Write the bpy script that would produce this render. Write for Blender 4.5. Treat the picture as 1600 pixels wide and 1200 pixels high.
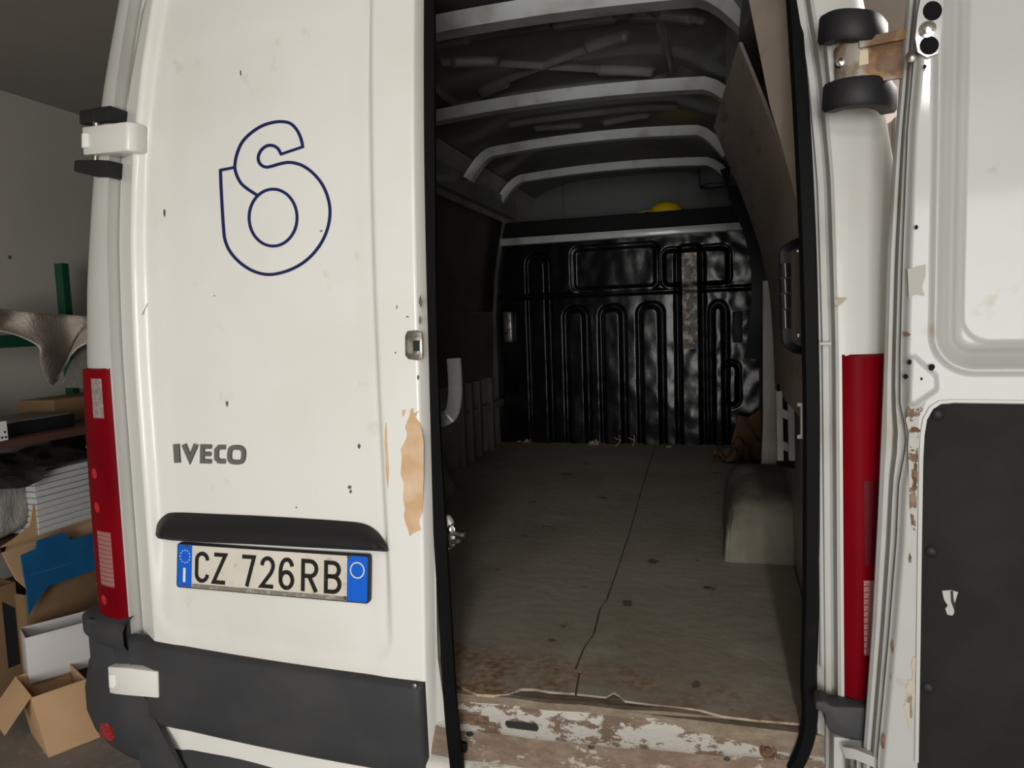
import bpy, bmesh, math, random
import numpy as np
from mathutils import Vector, Matrix, noise as mnoise

for o in list(bpy.data.objects):
    bpy.data.objects.remove(o)
random.seed(7)
SC = bpy.context.scene
COL = SC.collection

# ------------------------------------------------------------------ camera
FPX = 1110.0
CAM = Vector((0, 0, 1.56))
YAW, PITCH, ROLL = [math.radians(a) for a in (16.5, 5.0, 2.0)]
FWD = Vector((-math.sin(YAW) * math.cos(PITCH), math.cos(YAW) * math.cos(PITCH), -math.sin(PITCH)))
_r = Vector((math.cos(YAW), math.sin(YAW), 0))
_d = FWD.cross(_r)
RGT = math.cos(ROLL) * _r + math.sin(ROLL) * _d
DWN = math.cos(ROLL) * _d - math.sin(ROLL) * _r
cd = bpy.data.cameras.new('camera')
cd.sensor_width = 36.0
cd.lens = 36.0 * FPX / 1600.0
cd.clip_start = 0.02
cam = bpy.data.objects.new('camera', cd)
COL.objects.link(cam)
cam.matrix_world = Matrix((
    (RGT.x, -DWN.x, -FWD.x, CAM.x),
    (RGT.y, -DWN.y, -FWD.y, CAM.y),
    (RGT.z, -DWN.z, -FWD.z, CAM.z),
    (0, 0, 0, 1)))
SC.camera = cam

# ------------------------------------------------------------------ world, lights, exposure
w = bpy.data.worlds.new('overcast_sky')
SC.world = w
w.use_nodes = True
w.node_tree.nodes['Background'].inputs[0].default_value = (0.80, 0.90, 1.0, 1)
w.node_tree.nodes['Background'].inputs[1].default_value = 0.25


def area(name, loc, target, size, power, col):
    ld = bpy.data.lights.new(name, 'AREA')
    ld.shape = 'RECTANGLE'
    ld.size, ld.size_y = size
    ld.energy = power
    ld.color = col
    lo = bpy.data.objects.new(name, ld)
    COL.objects.link(lo)
    lo.location = loc
    lo.rotation_euler = (Vector(target) - Vector(loc)).to_track_quat('-Z', 'Y').to_euler()
    return lo


# daylight entering by the open garage door behind the photographer
area('garage_doorway_daylight', (0.62, -4.45, 1.32), (-0.35, 1.6, 1.32), (2.5, 2.3), 188, (1.0, 0.985, 0.95))
VS = SC.view_settings
VS.view_transform = 'Standard'
VS.look = 'None'
VS.gamma = 1
VS.use_curve_mapping = False
VS.exposure = 0.37

# ------------------------------------------------------------------ rays from picture measurements to surfaces of the place


def ray(px, py):
    return RGT * ((px - 800) / FPX) + DWN * ((py - 600) / FPX) + FWD


def PY(px, py, y):
    d = ray(px, py)
    return CAM + d * (y / d.y)


def PZ(px, py, z):
    d = ray(px, py)
    return CAM + d * ((z - CAM.z) / d.z)


def PX(px, py, x):
    d = ray(px, py)
    return CAM + d * (x / d.x)


def lerp_tab(tab, v):
    return float(np.interp(v, [t[0] for t in tab], [t[1] for t in tab]))


def sstep(a, b, v):
    if a == b:
        return float(v > a)
    t = min(1, max(0, (v - a) / (b - a)))
    return t * t * (3 - 2 * t)


# ------------------------------------------------------------------ materials
MATS = {}


def mat(name, col, rough=0.5, metal=0.0, layers=(), bump=0.0, bscale=60.0, coat=0.0, spec=0.5, alpha=1.0, trans=0.0,
        stretch=(1, 1, 1), wave=None, bdetail=4):
    """layers: (colour, scale, lo, hi) noise masks laid over the base colour"""
    if name in MATS:
        return MATS[name]
    m = bpy.data.materials.new(name)
    MATS[name] = m
    m.use_nodes = True
    nt = m.node_tree
    N, L = nt.nodes, nt.links
    b = N['Principled BSDF']
    b.inputs['Roughness'].default_value = rough
    b.inputs['Metallic'].default_value = metal
    b.inputs['Coat Weight'].default_value = coat
    b.inputs['Coat Roughness'].default_value = 0.08
    b.inputs['Specular IOR Level'].default_value = spec
    b.inputs['Alpha'].default_value = alpha
    b.inputs['Transmission Weight'].default_value = trans
    geo = N.new('ShaderNodeNewGeometry')
    mp = N.new('ShaderNodeMapping')
    mp.inputs['Scale'].default_value = stretch
    L.new(geo.outputs['Position'], mp.inputs['Vector'])
    prev = None
    b.inputs['Base Color'].default_value = (*col, 1)
    for i, (c, s, lo, hi) in enumerate(layers):
        n = N.new('ShaderNodeTexNoise')
        n.inputs['Scale'].default_value = s
        n.inputs['Detail'].default_value = 6
        off = N.new('ShaderNodeVectorMath')
        off.operation = 'ADD'
        off.inputs[1].default_value = (3.1 * i + 1.7, 5.3 * i, 2.2 * i)
        L.new(mp.outputs['Vector'], off.inputs[0])
        L.new(off.outputs[0], n.inputs['Vector'])
        r = N.new('ShaderNodeMapRange')
        r.inputs['From Min'].default_value = lo
        r.inputs['From Max'].default_value = hi
        L.new(n.outputs['Fac'], r.inputs['Value'])
        mx = N.new('ShaderNodeMix')
        mx.data_type = 'RGBA'
        L.new(r.outputs[0], mx.inputs['Factor'])
        if prev is None:
            mx.inputs[6].default_value = (*col, 1)
        else:
            L.new(prev, mx.inputs[6])
        mx.inputs[7].default_value = (*c, 1)
        prev = mx.outputs[2]
    if prev is not None:
        L.new(prev, b.inputs['Base Color'])
    if bump or wave:
        bp = N.new('ShaderNodeBump')
        bp.inputs['Strength'].default_value = bump if bump else wave[1]
        bp.inputs['Distance'].default_value = 0.01
        if wave:
            wv = N.new('ShaderNodeTexWave')
            wv.bands_direction = wave[2]
            wv.inputs['Scale'].default_value = wave[0]
            L.new(geo.outputs['Position'], wv.inputs['Vector'])
            L.new(wv.outputs['Fac'], bp.inputs['Height'])
        else:
            n = N.new('ShaderNodeTexNoise')
            n.inputs['Scale'].default_value = bscale
            n.inputs['Detail'].default_value = bdetail
            L.new(mp.outputs['Vector'], n.inputs['Vector'])
            L.new(n.outputs['Fac'], bp.inputs['Height'])
        L.new(bp.outputs[0], b.inputs['Normal'])
    return m


WHITE = mat('white_van_paint', (0.74, 0.735, 0.70), 0.38, coat=0.25,
            layers=[((0.68, 0.66, 0.61), 2.3, 0.45, 0.75), ((0.60, 0.57, 0.50), 14, 0.66, 0.80)], bump=0.03, bscale=6)
WHITE_BODY = mat('darker_white_body_paint', (0.48, 0.48, 0.46), 0.42, coat=0.10,  # same white as the doors, set darker on the body sides
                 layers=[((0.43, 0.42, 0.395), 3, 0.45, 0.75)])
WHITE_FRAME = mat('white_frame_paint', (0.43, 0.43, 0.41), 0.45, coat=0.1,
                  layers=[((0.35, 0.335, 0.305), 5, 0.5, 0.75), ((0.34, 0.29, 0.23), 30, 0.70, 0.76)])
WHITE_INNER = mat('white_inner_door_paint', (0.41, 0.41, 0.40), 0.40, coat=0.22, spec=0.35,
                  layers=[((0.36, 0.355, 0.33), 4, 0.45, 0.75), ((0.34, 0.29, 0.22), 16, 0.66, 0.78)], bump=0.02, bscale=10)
EDGE_GREY = mat('door_edge_grey', (0.38, 0.38, 0.365), 0.5, layers=[((0.34, 0.31, 0.26), 12, 0.5, 0.75)])
BLACKPL = mat('black_grained_plastic', (0.013, 0.013, 0.0145), 0.55, spec=0.3, bump=0.06, bscale=500)
BUMPER = mat('charcoal_bumper_plastic', (0.036, 0.037, 0.040), 0.65, spec=0.3, bump=0.08, bscale=420,
             layers=[((0.050, 0.051, 0.053), 5, 0.45, 0.75)])
TRIM = mat('black_trim_board', (0.013, 0.013, 0.013), 0.8, spec=0.2, bump=0.12, bscale=260,
           layers=[((0.020, 0.020, 0.020), 9, 0.45, 0.75)])
RUBBER = mat('black_rubber', (0.003, 0.003, 0.0033), 0.6, spec=0.08, layers=[((0.007, 0.007, 0.007), 20, 0.6, 0.8)])
RED = mat('red_lamp_lens', (0.165, 0.001, 0.005), 0.42, spec=0.03, layers=[((0.12, 0.001, 0.004), 6, 0.4, 0.7)])
REDDARK = mat('dark_red_lens', (0.085, 0.002, 0.007), 0.42, spec=0.08)
REDBRIGHT = mat('painted_red_glint', (0.42, 0.003, 0.010), 0.35)
CLEARRED = mat('ribbed_clear_lens', (0.36, 0.15, 0.14), 0.2, coat=0.15, spec=0.35, wave=(26, 0.6, 'Z'))
STICKER = mat('worn_grey_reflector', (0.20, 0.165, 0.16), 0.5, layers=[((0.29, 0.245, 0.23), 90, 0.45, 0.6)], bump=0.3, bscale=300)
REFLEX = mat('red_reflex_plastic', (0.62, 0.01, 0.015), 0.15, coat=0.5, bump=0.9, bscale=330, bdetail=0,
             layers=[((0.16, 0.0, 0.004), 260, 0.45, 0.55)])
NAVY = mat('navy_vinyl', (0.006, 0.012, 0.085), 0.4)
TAN = mat('tan_filler', (0.56, 0.36, 0.19), 0.7, layers=[((0.66, 0.50, 0.36), 16, 0.45, 0.7)])
CHIP = mat('dark_paint_chip', (0.10, 0.095, 0.08), 0.8)
PLATE = mat('plate_white', (0.62, 0.58, 0.50), 0.32, layers=[((0.30, 0.25, 0.18), 30, 0.60, 0.78), ((0.70, 0.66, 0.58), 9, 0.4, 0.7)])
PLATEDIRT = mat('plate_dirty_edge', (0.20, 0.18, 0.15), 0.7, layers=[((0.4, 0.37, 0.32), 60, 0.5, 0.65)])
PBLUE = mat('plate_blue', (0.0, 0.11, 0.62), 0.4)
PBLACK = mat('plate_black', (0.010, 0.010, 0.010), 0.35, layers=[((0.16, 0.14, 0.11), 130, 0.66, 0.74)])
WHITEPRINT = mat('white_print', (0.80, 0.80, 0.76), 0.5)
CREAMPRINT = mat('cream_print', (0.78, 0.74, 0.52), 0.5)
BADGE = mat('grey_badge_face', (0.13, 0.125, 0.115), 0.35)
CHROME = mat('chrome', (0.72, 0.70, 0.66), 0.15, 1.0)
STEEL = mat('dull_steel', (0.30, 0.29, 0.27), 0.35, 0.9, layers=[((0.12, 0.09, 0.06), 40, 0.5, 0.7)])
HINGERUST = mat('rusty_hinge_arm', (0.34, 0.31, 0.26), 0.5, 0.2,
                layers=[((0.10, 0.045, 0.012), 14, 0.44, 0.56), ((0.20, 0.10, 0.03), 30, 0.5, 0.65)], bump=0.1, bscale=50)
RUST = mat('brown_rust', (0.10, 0.055, 0.030), 0.85, layers=[((0.20, 0.12, 0.07), 60, 0.45, 0.65)], bump=0.4, bscale=120)
BULK = mat('black_gloss_sheet', (0.0030, 0.0030, 0.0036), 0.22, layers=[((0.012, 0.011, 0.011), 6, 0.5, 0.8)], bump=0.22, bscale=9, spec=0.24)
RIB_HIGHLIGHT = mat('painted_rib_highlight', (0.05, 0.045, 0.038), 0.42, 0.3,
               layers=[((0.30, 0.25, 0.20), 20, 0.46, 0.66)], bump=0.5, bscale=45)
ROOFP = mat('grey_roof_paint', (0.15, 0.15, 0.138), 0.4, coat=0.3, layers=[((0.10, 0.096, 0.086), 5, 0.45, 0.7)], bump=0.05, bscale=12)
BOWP = mat('pale_roof_bow', (0.42, 0.43, 0.42), 0.32, coat=0.3, layers=[((0.27, 0.26, 0.24), 10, 0.5, 0.75)])
INNERP = mat('inner_side_paint', (0.34, 0.32, 0.285), 0.5, layers=[((0.22, 0.20, 0.17), 5, 0.45, 0.7)])
PLY = mat('plywood_lining', (0.40, 0.335, 0.285), 0.75, layers=[((0.31, 0.245, 0.20), 3.0, 0.42, 0.68), ((0.22, 0.15, 0.10), 9, 0.60, 0.74)],
          stretch=(1, 0.5, 2.5), bump=0.05, bscale=60)
HARDB = mat('hardboard_lining', (0.125, 0.10, 0.075), 0.7, layers=[((0.085, 0.066, 0.050), 3.0, 0.42, 0.68)])
ARCH = mat('grey_arch_cover', (0.25, 0.235, 0.185), 0.8, layers=[((0.165, 0.145, 0.112), 6, 0.45, 0.65), ((0.13, 0.09, 0.06), 22, 0.62, 0.72)], bump=0.25, bscale=16)
CLEARPL = mat('clear_smoky_plastic', (0.25, 0.25, 0.25), 0.15, alpha=0.25, coat=0.3)
YELLOW = mat('yellow_plastic', (0.62, 0.42, 0.01), 0.4)
LINER = mat('grey_cab_lining', (0.10, 0.102, 0.102), 0.8)
GREEN = mat('green_rack_paint', (0.004, 0.055, 0.028), 0.5)
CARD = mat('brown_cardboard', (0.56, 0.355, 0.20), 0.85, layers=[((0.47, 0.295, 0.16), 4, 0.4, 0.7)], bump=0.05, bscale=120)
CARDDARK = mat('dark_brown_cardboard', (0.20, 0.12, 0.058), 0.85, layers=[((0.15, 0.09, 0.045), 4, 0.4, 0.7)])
WHITECARD = mat('white_coated_card', (0.60, 0.57, 0.57), 0.6, layers=[((0.50, 0.48, 0.47), 4, 0.4, 0.7)])
BLUECARD = mat('blue_printed_card', (0.008, 0.10, 0.26), 0.55, layers=[((0.010, 0.14, 0.33), 3, 0.45, 0.7)])
WRAP = mat('bubble_wrap', (0.52, 0.45, 0.39), 0.35, layers=[((0.40, 0.345, 0.30), 10, 0.4, 0.7)], bump=0.6, bscale=70)
FOIL = mat('grey_plastic_film', (0.44, 0.42, 0.39), 0.25, layers=[((0.30, 0.285, 0.265), 20, 0.4, 0.65)], bump=0.5, bscale=80, stretch=(1, 1, 0.35))
BLACKFILM = mat('dark_plastic_film', (0.06, 0.055, 0.052), 0.28, bump=0.6, bscale=30)
SHELF = mat('dark_red_shelf_edge', (0.075, 0.030, 0.024), 0.6)
PANELW = mat('white_slat_panel', (0.46, 0.47, 0.48), 0.5)
CONCRETE = mat('garage_concrete', (0.27, 0.245, 0.22), 0.8, layers=[((0.20, 0.18, 0.16), 3, 0.42, 0.68), ((0.33, 0.31, 0.28), 20, 0.55, 0.75)], bump=0.1, bscale=50)
WALLP = mat('garage_wall_plaster', (0.40, 0.375, 0.335), 0.9, layers=[((0.35, 0.325, 0.29), 1.2, 0.4, 0.7)], bump=0.06, bscale=30)
CEILP = mat('garage_ceiling_plaster', (0.33, 0.30, 0.265), 0.9, layers=[((0.28, 0.255, 0.23), 1.5, 0.4, 0.7)])
PINKWALL = mat('pink_plaster', (0.80, 0.68, 0.63), 0.9)
PALEWALL = mat('pale_pink_board', (0.90, 0.78, 0.71), 0.8)
GREYPIPE = mat('grey_pipe', (0.26, 0.26, 0.25), 0.6)


TUBE = mat('lit_tube', (0.9, 0.9, 0.85), 0.4)
TUBE.node_tree.nodes['Principled BSDF'].inputs['Emission Color'].default_value = (1.0, 0.955, 0.88, 1)
TUBE.node_tree.nodes['Principled BSDF'].inputs['Emission Strength'].default_value = 4.0


def position_split(nt):
    N, L = nt.nodes, nt.links
    g = N.new('ShaderNodeNewGeometry')
    s = N.new('ShaderNodeSeparateXYZ')
    L.new(g.outputs['Position'], s.inputs[0])
    return g, s


def floor_material():
    """old grey lino: even grey-brown with rust bleeding in from the worn rear edge"""
    m = mat('worn_grey_lino', (0.38, 0.345, 0.285), 0.62,
            layers=[((0.30, 0.262, 0.21), 2.2, 0.40, 0.68), ((0.43, 0.40, 0.335), 7, 0.55, 0.8),
                    ((0.085, 0.060, 0.042), 10, 0.67, 0.74)], bump=0.22, bscale=26)
    nt = m.node_tree
    N, L = nt.nodes, nt.links
    b = N['Principled BSDF']
    old = b.inputs['Base Color'].links[0].from_socket
    g, s = position_split(nt)
    n = N.new('ShaderNodeTexNoise')
    n.inputs['Scale'].default_value = 9
    n.inputs['Detail'].default_value = 8
    L.new(g.outputs['Position'], n.inputs['Vector'])
    # stain reaches further in on the left half of the floor
    xr = N.new('ShaderNodeMapRange')
    xr.inputs['From Min'].default_value = -0.75
    xr.inputs['From Max'].default_value = 0.1
    xr.inputs['To Min'].default_value = 1.80
    xr.inputs['To Max'].default_value = 1.55
    L.new(s.outputs['X'], xr.inputs['Value'])
    sub = N.new('ShaderNodeMath')
    sub.operation = 'SUBTRACT'
    L.new(xr.outputs[0], sub.inputs[0])
    L.new(s.outputs['Y'], sub.inputs[1])
    mul = N.new('ShaderNodeMath')
    mul.operation = 'MULTIPLY_ADD'
    mul.inputs[1].default_value = 1.5
    L.new(sub.outputs[0], mul.inputs[0])
    L.new(n.outputs['Fac'], mul.inputs[2])
    r = N.new('ShaderNodeMapRange')
    r.inputs['From Min'].default_value = 0.55
    r.inputs['From Max'].default_value = 0.80
    L.new(mul.outputs[0], r.inputs['Value'])
    n2 = N.new('ShaderNodeTexNoise')
    n2.inputs['Scale'].default_value = 55
    n2.inputs['Detail'].default_value = 8
    L.new(g.outputs['Position'], n2.inputs['Vector'])
    cr = N.new('ShaderNodeValToRGB')
    cr.color_ramp.elements[0].position = 0.35
    cr.color_ramp.elements[0].color = (0.19, 0.115, 0.068, 1)
    cr.color_ramp.elements[1].position = 0.68
    cr.color_ramp.elements[1].color = (0.46, 0.345, 0.245, 1)
    L.new(n2.outputs['Fac'], cr.inputs[0])
    mx = N.new('ShaderNodeMix')
    mx.data_type = 'RGBA'
    L.new(r.outputs[0], mx.inputs['Factor'])
    L.new(old, mx.inputs[6])
    L.new(cr.outputs[0], mx.inputs[7])
    L.new(mx.outputs[2], b.inputs['Base Color'])
    return m


FLOORM = floor_material()


def chipped_material(name, rust, paint, lo, hi, scale=22, stretch=(0.55, 1, 1.3)):
    m = mat(name, rust, 0.75, layers=[((rust[0] * 1.7, rust[1] * 1.8, rust[2] * 1.9), 40, 0.45, 0.7), (paint, scale, lo, hi),
                                      ((rust[0] * 0.6, rust[1] * 0.5, rust[2] * 0.45), 60, 0.66, 0.70)], stretch=stretch, bump=0.35, bscale=70)
    for nd in m.node_tree.nodes:
        if nd.type == 'TEX_NOISE':
            nd.inputs['Roughness'].default_value = 0.74
            nd.inputs['Detail'].default_value = 9
    return m


SILL_TOP = chipped_material('sill_brown', (0.155, 0.115, 0.080), (0.26, 0.225, 0.18), 0.45, 0.7, 9)
SILL_CHIP = chipped_material('sill_chipped_white', (0.14, 0.095, 0.065), (0.46, 0.44, 0.395), 0.475, 0.50, 20)
SILL_RUST = chipped_material('sill_rust', (0.15, 0.105, 0.075), (0.40, 0.35, 0.28), 0.58, 0.60, 26)
SILL_VAL = chipped_material('sill_valance', (0.30, 0.26, 0.21), (0.60, 0.57, 0.51), 0.42, 0.50, 22)

# ------------------------------------------------------------------ object helpers
WORLD = {}


def tag(o, label=None, cat=None, group=None, kind=None):
    if label:
        o['label'] = label
    if cat:
        o['category'] = cat
    if group:
        o['group'] = group
    if kind:
        o['kind'] = kind
    return o


def empty(name, loc):
    o = bpy.data.objects.new(name, None)
    COL.objects.link(o)
    o.location = loc
    o.empty_display_size = 0.1
    WORLD[o.name] = Vector(loc)
    return o


def link(name, me, mats, parent=None, smooth=False):
    c = Vector((0, 0, 0))
    if len(me.vertices):
        lo = Vector([min(v.co[i] for v in me.vertices) for i in range(3)])
        hi = Vector([max(v.co[i] for v in me.vertices) for i in range(3)])
        c = (lo + hi) / 2
        c.z = lo.z
        me.transform(Matrix.Translation(-c))
    o = bpy.data.objects.new(name, me)
    COL.objects.link(o)
    WORLD[o.name] = c
    if parent:
        o.parent = parent
        o.location = c - WORLD[parent.name]
    else:
        o.location = c
    for m in (mats if isinstance(mats, (list, tuple)) else [mats]):
        me.materials.append(m)
    if smooth:
        me.shade_smooth()
        if smooth != 'all':
            try:
                me.set_sharp_from_angle(angle=math.radians(smooth if smooth is not True else 38))
            except Exception:
                pass
    return o


def mesh(name, verts, faces, m, parent=None, smooth=False, mi=None, fix=True):
    me = bpy.data.meshes.new(name)
    me.from_pydata([tuple(v) for v in verts], [], faces)
    if mi:
        for p, i in zip(me.polygons, mi):
            p.material_index = i
    if fix:
        bm = bmesh.new()
        bm.from_mesh(me)
        bmesh.ops.recalc_face_normals(bm, faces=bm.faces)
        bm.to_mesh(me)
        bm.free()
    me.update()
    return link(name, me, m, parent, smooth)


def from_bm(name, bm, m, parent=None, smooth=False):
    bmesh.ops.recalc_face_normals(bm, faces=bm.faces)
    me = bpy.data.meshes.new(name)
    bm.to_mesh(me)
    bm.free()
    return link(name, me, m, parent, smooth)


def bevel_all(bm, r, seg=2, ang=30):
    if r > 0:
        es = [e for e in bm.edges if len(e.link_faces) == 2 and e.calc_face_angle(0) > math.radians(ang)]
        bmesh.ops.bevel(bm, geom=es, offset=r, segments=seg, profile=0.5, affect='EDGES', clamp_overlap=True)


def box(name, lo, hi, m, parent=None, bev=0.003, seg=2, rot=None):
    bm = bmesh.new()
    bmesh.ops.create_cube(bm, size=1)
    c = (Vector(lo) + Vector(hi)) / 2
    s = Vector(hi) - Vector(lo)
    for v in bm.verts:
        v.co = Vector((v.co.x * s.x, v.co.y * s.y, v.co.z * s.z))
    bevel_all(bm, bev, seg)
    if rot is not None:
        bmesh.ops.rotate(bm, verts=bm.verts, cent=(0, 0, 0), matrix=rot)
    bmesh.ops.translate(bm, verts=bm.verts, vec=c)
    return from_bm(name, bm, m, parent, True if bev else False)


def prism(name, pts, off, m, parent=None, bev=0.0, seg=2, smooth=True):
    """polygon (3D points) given thickness along the vector off"""
    bm = bmesh.new()
    off = Vector(off)
    a = [bm.verts.new(Vector(p)) for p in pts]
    b = [bm.verts.new(Vector(p) + off) for p in pts]
    n = len(pts)
    bm.faces.new(a)
    bm.faces.new(b[::-1])
    for i in range(n):
        bm.faces.new((a[i], b[i], b[(i + 1) % n], a[(i + 1) % n]))
    bmesh.ops.recalc_face_normals(bm, faces=bm.faces)
    if bev:
        bevel_all(bm, bev, seg)
    return from_bm(name, bm, m, parent, smooth)


def sweep(name, path, prof, m, parent=None, closed=False, up=Vector((0, 0, 1)), smooth=True, scale=None, caps=True):
    """profile: radius (round) or list of 2D points (side, up)"""
    path = [Vector(p) for p in path]
    if not isinstance(prof, (list, tuple)):
        k = 10
        prof = [(prof * math.cos(2 * math.pi * i / k), prof * math.sin(2 * math.pi * i / k)) for i in range(k)]
    n, k = len(path), len(prof)
    verts, faces = [], []
    for i, p in enumerate(path):
        a = path[(i - 1) % n] if (i or closed) else path[0]
        b = path[(i + 1) % n] if (i < n - 1 or closed) else path[-1]
        t = (b - a).normalized()
        u = up if abs(t.dot(up)) < 0.98 else Vector((0, 1, 0))
        s = t.cross(u).normalized()
        q = s.cross(t).normalized()
        sc = scale[i] if scale else 1
        for (x, y) in prof:
            verts.append(p + s * x * sc + q * y * sc)
    for i in range(n if closed else n - 1):
        j = (i + 1) % n
        for e in range(k):
            f = (e + 1) % k
            faces.append((i * k + e, i * k + f, j * k + f, j * k + e))
    if not closed and caps:
        faces.append(tuple(range(k)))
        faces.append(tuple((n - 1) * k + e for e in range(k))[::-1])
    return mesh(name, verts, faces, m, parent, smooth)


def lathe(name, c, axis, prof, m, parent=None, k=20, smooth=True):
    """prof: (radius, height along axis)"""
    axis = Vector(axis).normalized()
    a = axis.orthogonal().normalized()
    b = axis.cross(a)
    c = Vector(c)
    verts, faces = [], []
    for (r, h) in prof:
        for i in range(k):
            t = 2 * math.pi * i / k
            verts.append(c + axis * h + (a * math.cos(t) + b * math.sin(t)) * r)
    for j in range(len(prof) - 1):
        for i in range(k):
            f = (i + 1) % k
            faces.append((j * k + i, j * k + f, (j + 1) * k + f, (j + 1) * k + i))
    faces.append(tuple(range(k)))
    faces.append(tuple((len(prof) - 1) * k + i for i in range(k))[::-1])
    return mesh(name, verts, faces, m, parent, smooth)


def gridmesh(name, us, vs, fn, m, parent=None, smooth='all', thick=None, mfn=None, tfn=None):
    """sheet fn(u,v)->point; thick = offset vector (or tfn(u,v)) makes a closed shell"""
    nu, nv = len(us), len(vs)
    verts = [fn(u, v) for v in vs for u in us]
    faces, mi = [], []
    for j in range(nv - 1):
        for i in range(nu - 1):
            faces.append((j * nu + i, j * nu + i + 1, (j + 1) * nu + i + 1, (j + 1) * nu + i))
            mi.append(mfn((us[i] + us[i + 1]) / 2, (vs[j] + vs[j + 1]) / 2) if mfn else 0)
    if thick is not None or tfn is not None:
        n0 = len(verts)
        if tfn:
            verts += [tfn(u, v) for v in vs for u in us]
        else:
            verts += [Vector(p) + Vector(thick) for p in verts]
        for j in range(nv - 1):
            for i in range(nu - 1):
                faces.append((n0 + j * nu + i, n0 + (j + 1) * nu + i, n0 + (j + 1) * nu + i + 1, n0 + j * nu + i + 1))
                mi.append(0)
        loop = [i for i in range(nu)] + [j * nu + nu - 1 for j in range(1, nv)] + \
               [(nv - 1) * nu + i for i in range(nu - 2, -1, -1)] + [j * nu for j in range(nv - 2, 0, -1)]
        for a, b in zip(loop, loop[1:] + loop[:1]):
            faces.append((a, n0 + a, n0 + b, b))
            mi.append(0)
    return mesh(name, verts, faces, m, parent, smooth, mi if mfn else None)


def frange(a, b, n):
    return [a + (b - a) * i / (n - 1) for i in range(n)]


def catmull(pts, n=8, closed=False):
    out = []
    P = [Vector((*p, 0)) if len(p) == 2 else Vector(p) for p in pts]
    m = len(P)
    for i in range(m if closed else m - 1):
        p0 = P[(i - 1) % m] if (i or closed) else P[0] * 2 - P[1]
        p1, p2 = P[i], P[(i + 1) % m]
        p3 = P[(i + 2) % m] if (i + 2 < m or closed) else P[-1] * 2 - P[-2]
        for k in range(n):
            t = k / n
            out.append(0.5 * (2 * p1 + (p2 - p0) * t + (2 * p0 - 5 * p1 + 4 * p2 - p3) * t * t + (3 * p1 - p0 - 3 * p2 + p3) * t ** 3))
    if not closed:
        out.append(P[-1])
    return out


def ribbon(name, pts, width, fn, m, parent=None, closed=False, h=0.002, widths=None):
    """flat raised stroke along 2D points; fn(a,b,off) places it on a surface, off = height above it"""
    P = [Vector((p[0], p[1])) for p in pts]
    n = len(P)
    Lp, Rp = [], []
    for i in range(n):
        a = P[(i - 1) % n] if (i or closed) else None
        b = P[(i + 1) % n] if (i < n - 1 or closed) else None
        d1 = (P[i] - a).normalized() if a is not None else None
        d2 = (b - P[i]).normalized() if b is not None else None
        if d1 is None:
            d1 = d2
        if d2 is None:
            d2 = d1
        n1, n2 = Vector((-d1.y, d1.x)), Vector((-d2.y, d2.x))
        mt = n1 + n2
        if mt.length < 1e-4:
            mt = n1
        mt.normalize()
        k = 1 / max(0.45, mt.dot(n1))
        wd = (widths[i] if widths else width) / 2 * k
        Lp.append(P[i] + mt * wd)
        Rp.append(P[i] - mt * wd)
    verts, faces = [], []
    for l, r in zip(Lp, Rp):
        verts += [fn(l.x, l.y, 0), fn(l.x, l.y, h), fn(r.x, r.y, h), fn(r.x, r.y, 0)]
    for i in range(n if closed else n - 1):
        j = (i + 1) % n
        for e in range(3):
            faces.append((i * 4 + e, i * 4 + e + 1, j * 4 + e + 1, j * 4 + e))
    if not closed:
        faces.append((0, 1, 2, 3))
        faces.append(((n - 1) * 4 + 3, (n - 1) * 4 + 2, (n - 1) * 4 + 1, (n - 1) * 4))
    return mesh(name, verts, faces, m, parent)


def blob(cx, cy, rx, ry, n=14, jag=0.25, seed=0):
    r = random.Random(seed)
    return [(cx + rx * (1 + r.uniform(-jag, jag)) * math.cos(2 * math.pi * i / n),
             cy + ry * (1 + r.uniform(-jag, jag)) * math.sin(2 * math.pi * i / n)) for i in range(n)]


# ------------------------------------------------------------------ garage (the setting)
XL, XR_, CEIL = -3.44, 3.40, 2.80
YB, YF = -4.6, 8.5


def struct(o):
    return tag(o, kind='structure')


struct(box('floor', (XL - 0.2, YB - 0.2, -0.12), (XR_ + 0.2, YF + 0.2, 0), CONCRETE, bev=0))
struct(box('ceiling', (XL - 0.2, YB - 0.2, CEIL), (XR_ + 0.2, YF + 0.2, CEIL + 0.15), CEILP, bev=0))
struct(box('wall_left', (XL - 0.2, YB - 0.2, 0), (XL, YF + 0.2, CEIL), WALLP, bev=0))
struct(box('wall_right', (XR_, YB - 0.2, 0), (XR_ + 0.2, YF + 0.2, CEIL), WALLP, bev=0))
struct(box('wall_front', (XL, YF, 0), (XR_, YF + 0.2, CEIL), WALLP, bev=0))
# wall behind the photographer with the open garage doorway
struct(mesh('wall_back', [Vector((x, y, z)) for y in (YB - 0.2, YB) for (x, z) in
                         ((XL, 0), (-0.68, 0), (-0.68, 2.60), (1.92, 2.60), (1.92, 0), (XR_, 0), (XR_, CEIL), (XL, CEIL))],
            [(0, 1, 2, 7), (2, 3, 6, 7), (3, 4, 5, 6), (8, 9, 10, 15), (10, 11, 14, 15), (11, 12, 13, 14),
             (1, 2, 10, 9), (2, 3, 11, 10), (3, 4, 12, 11)], WALLP))
struct(box('wall_pier', (0.62, 3.9, 0), (XR_, 4.3, CEIL), PINKWALL, bev=0.004))
struct(box('trim_1', (0.86, 3.84, 0), (2.4, 3.898, 2.50), PALEWALL, bev=0.004))
struct(box('trim_2', (0.795, 3.82, 0), (0.835, 3.898, 2.46), GREYPIPE, bev=0.004))


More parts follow.
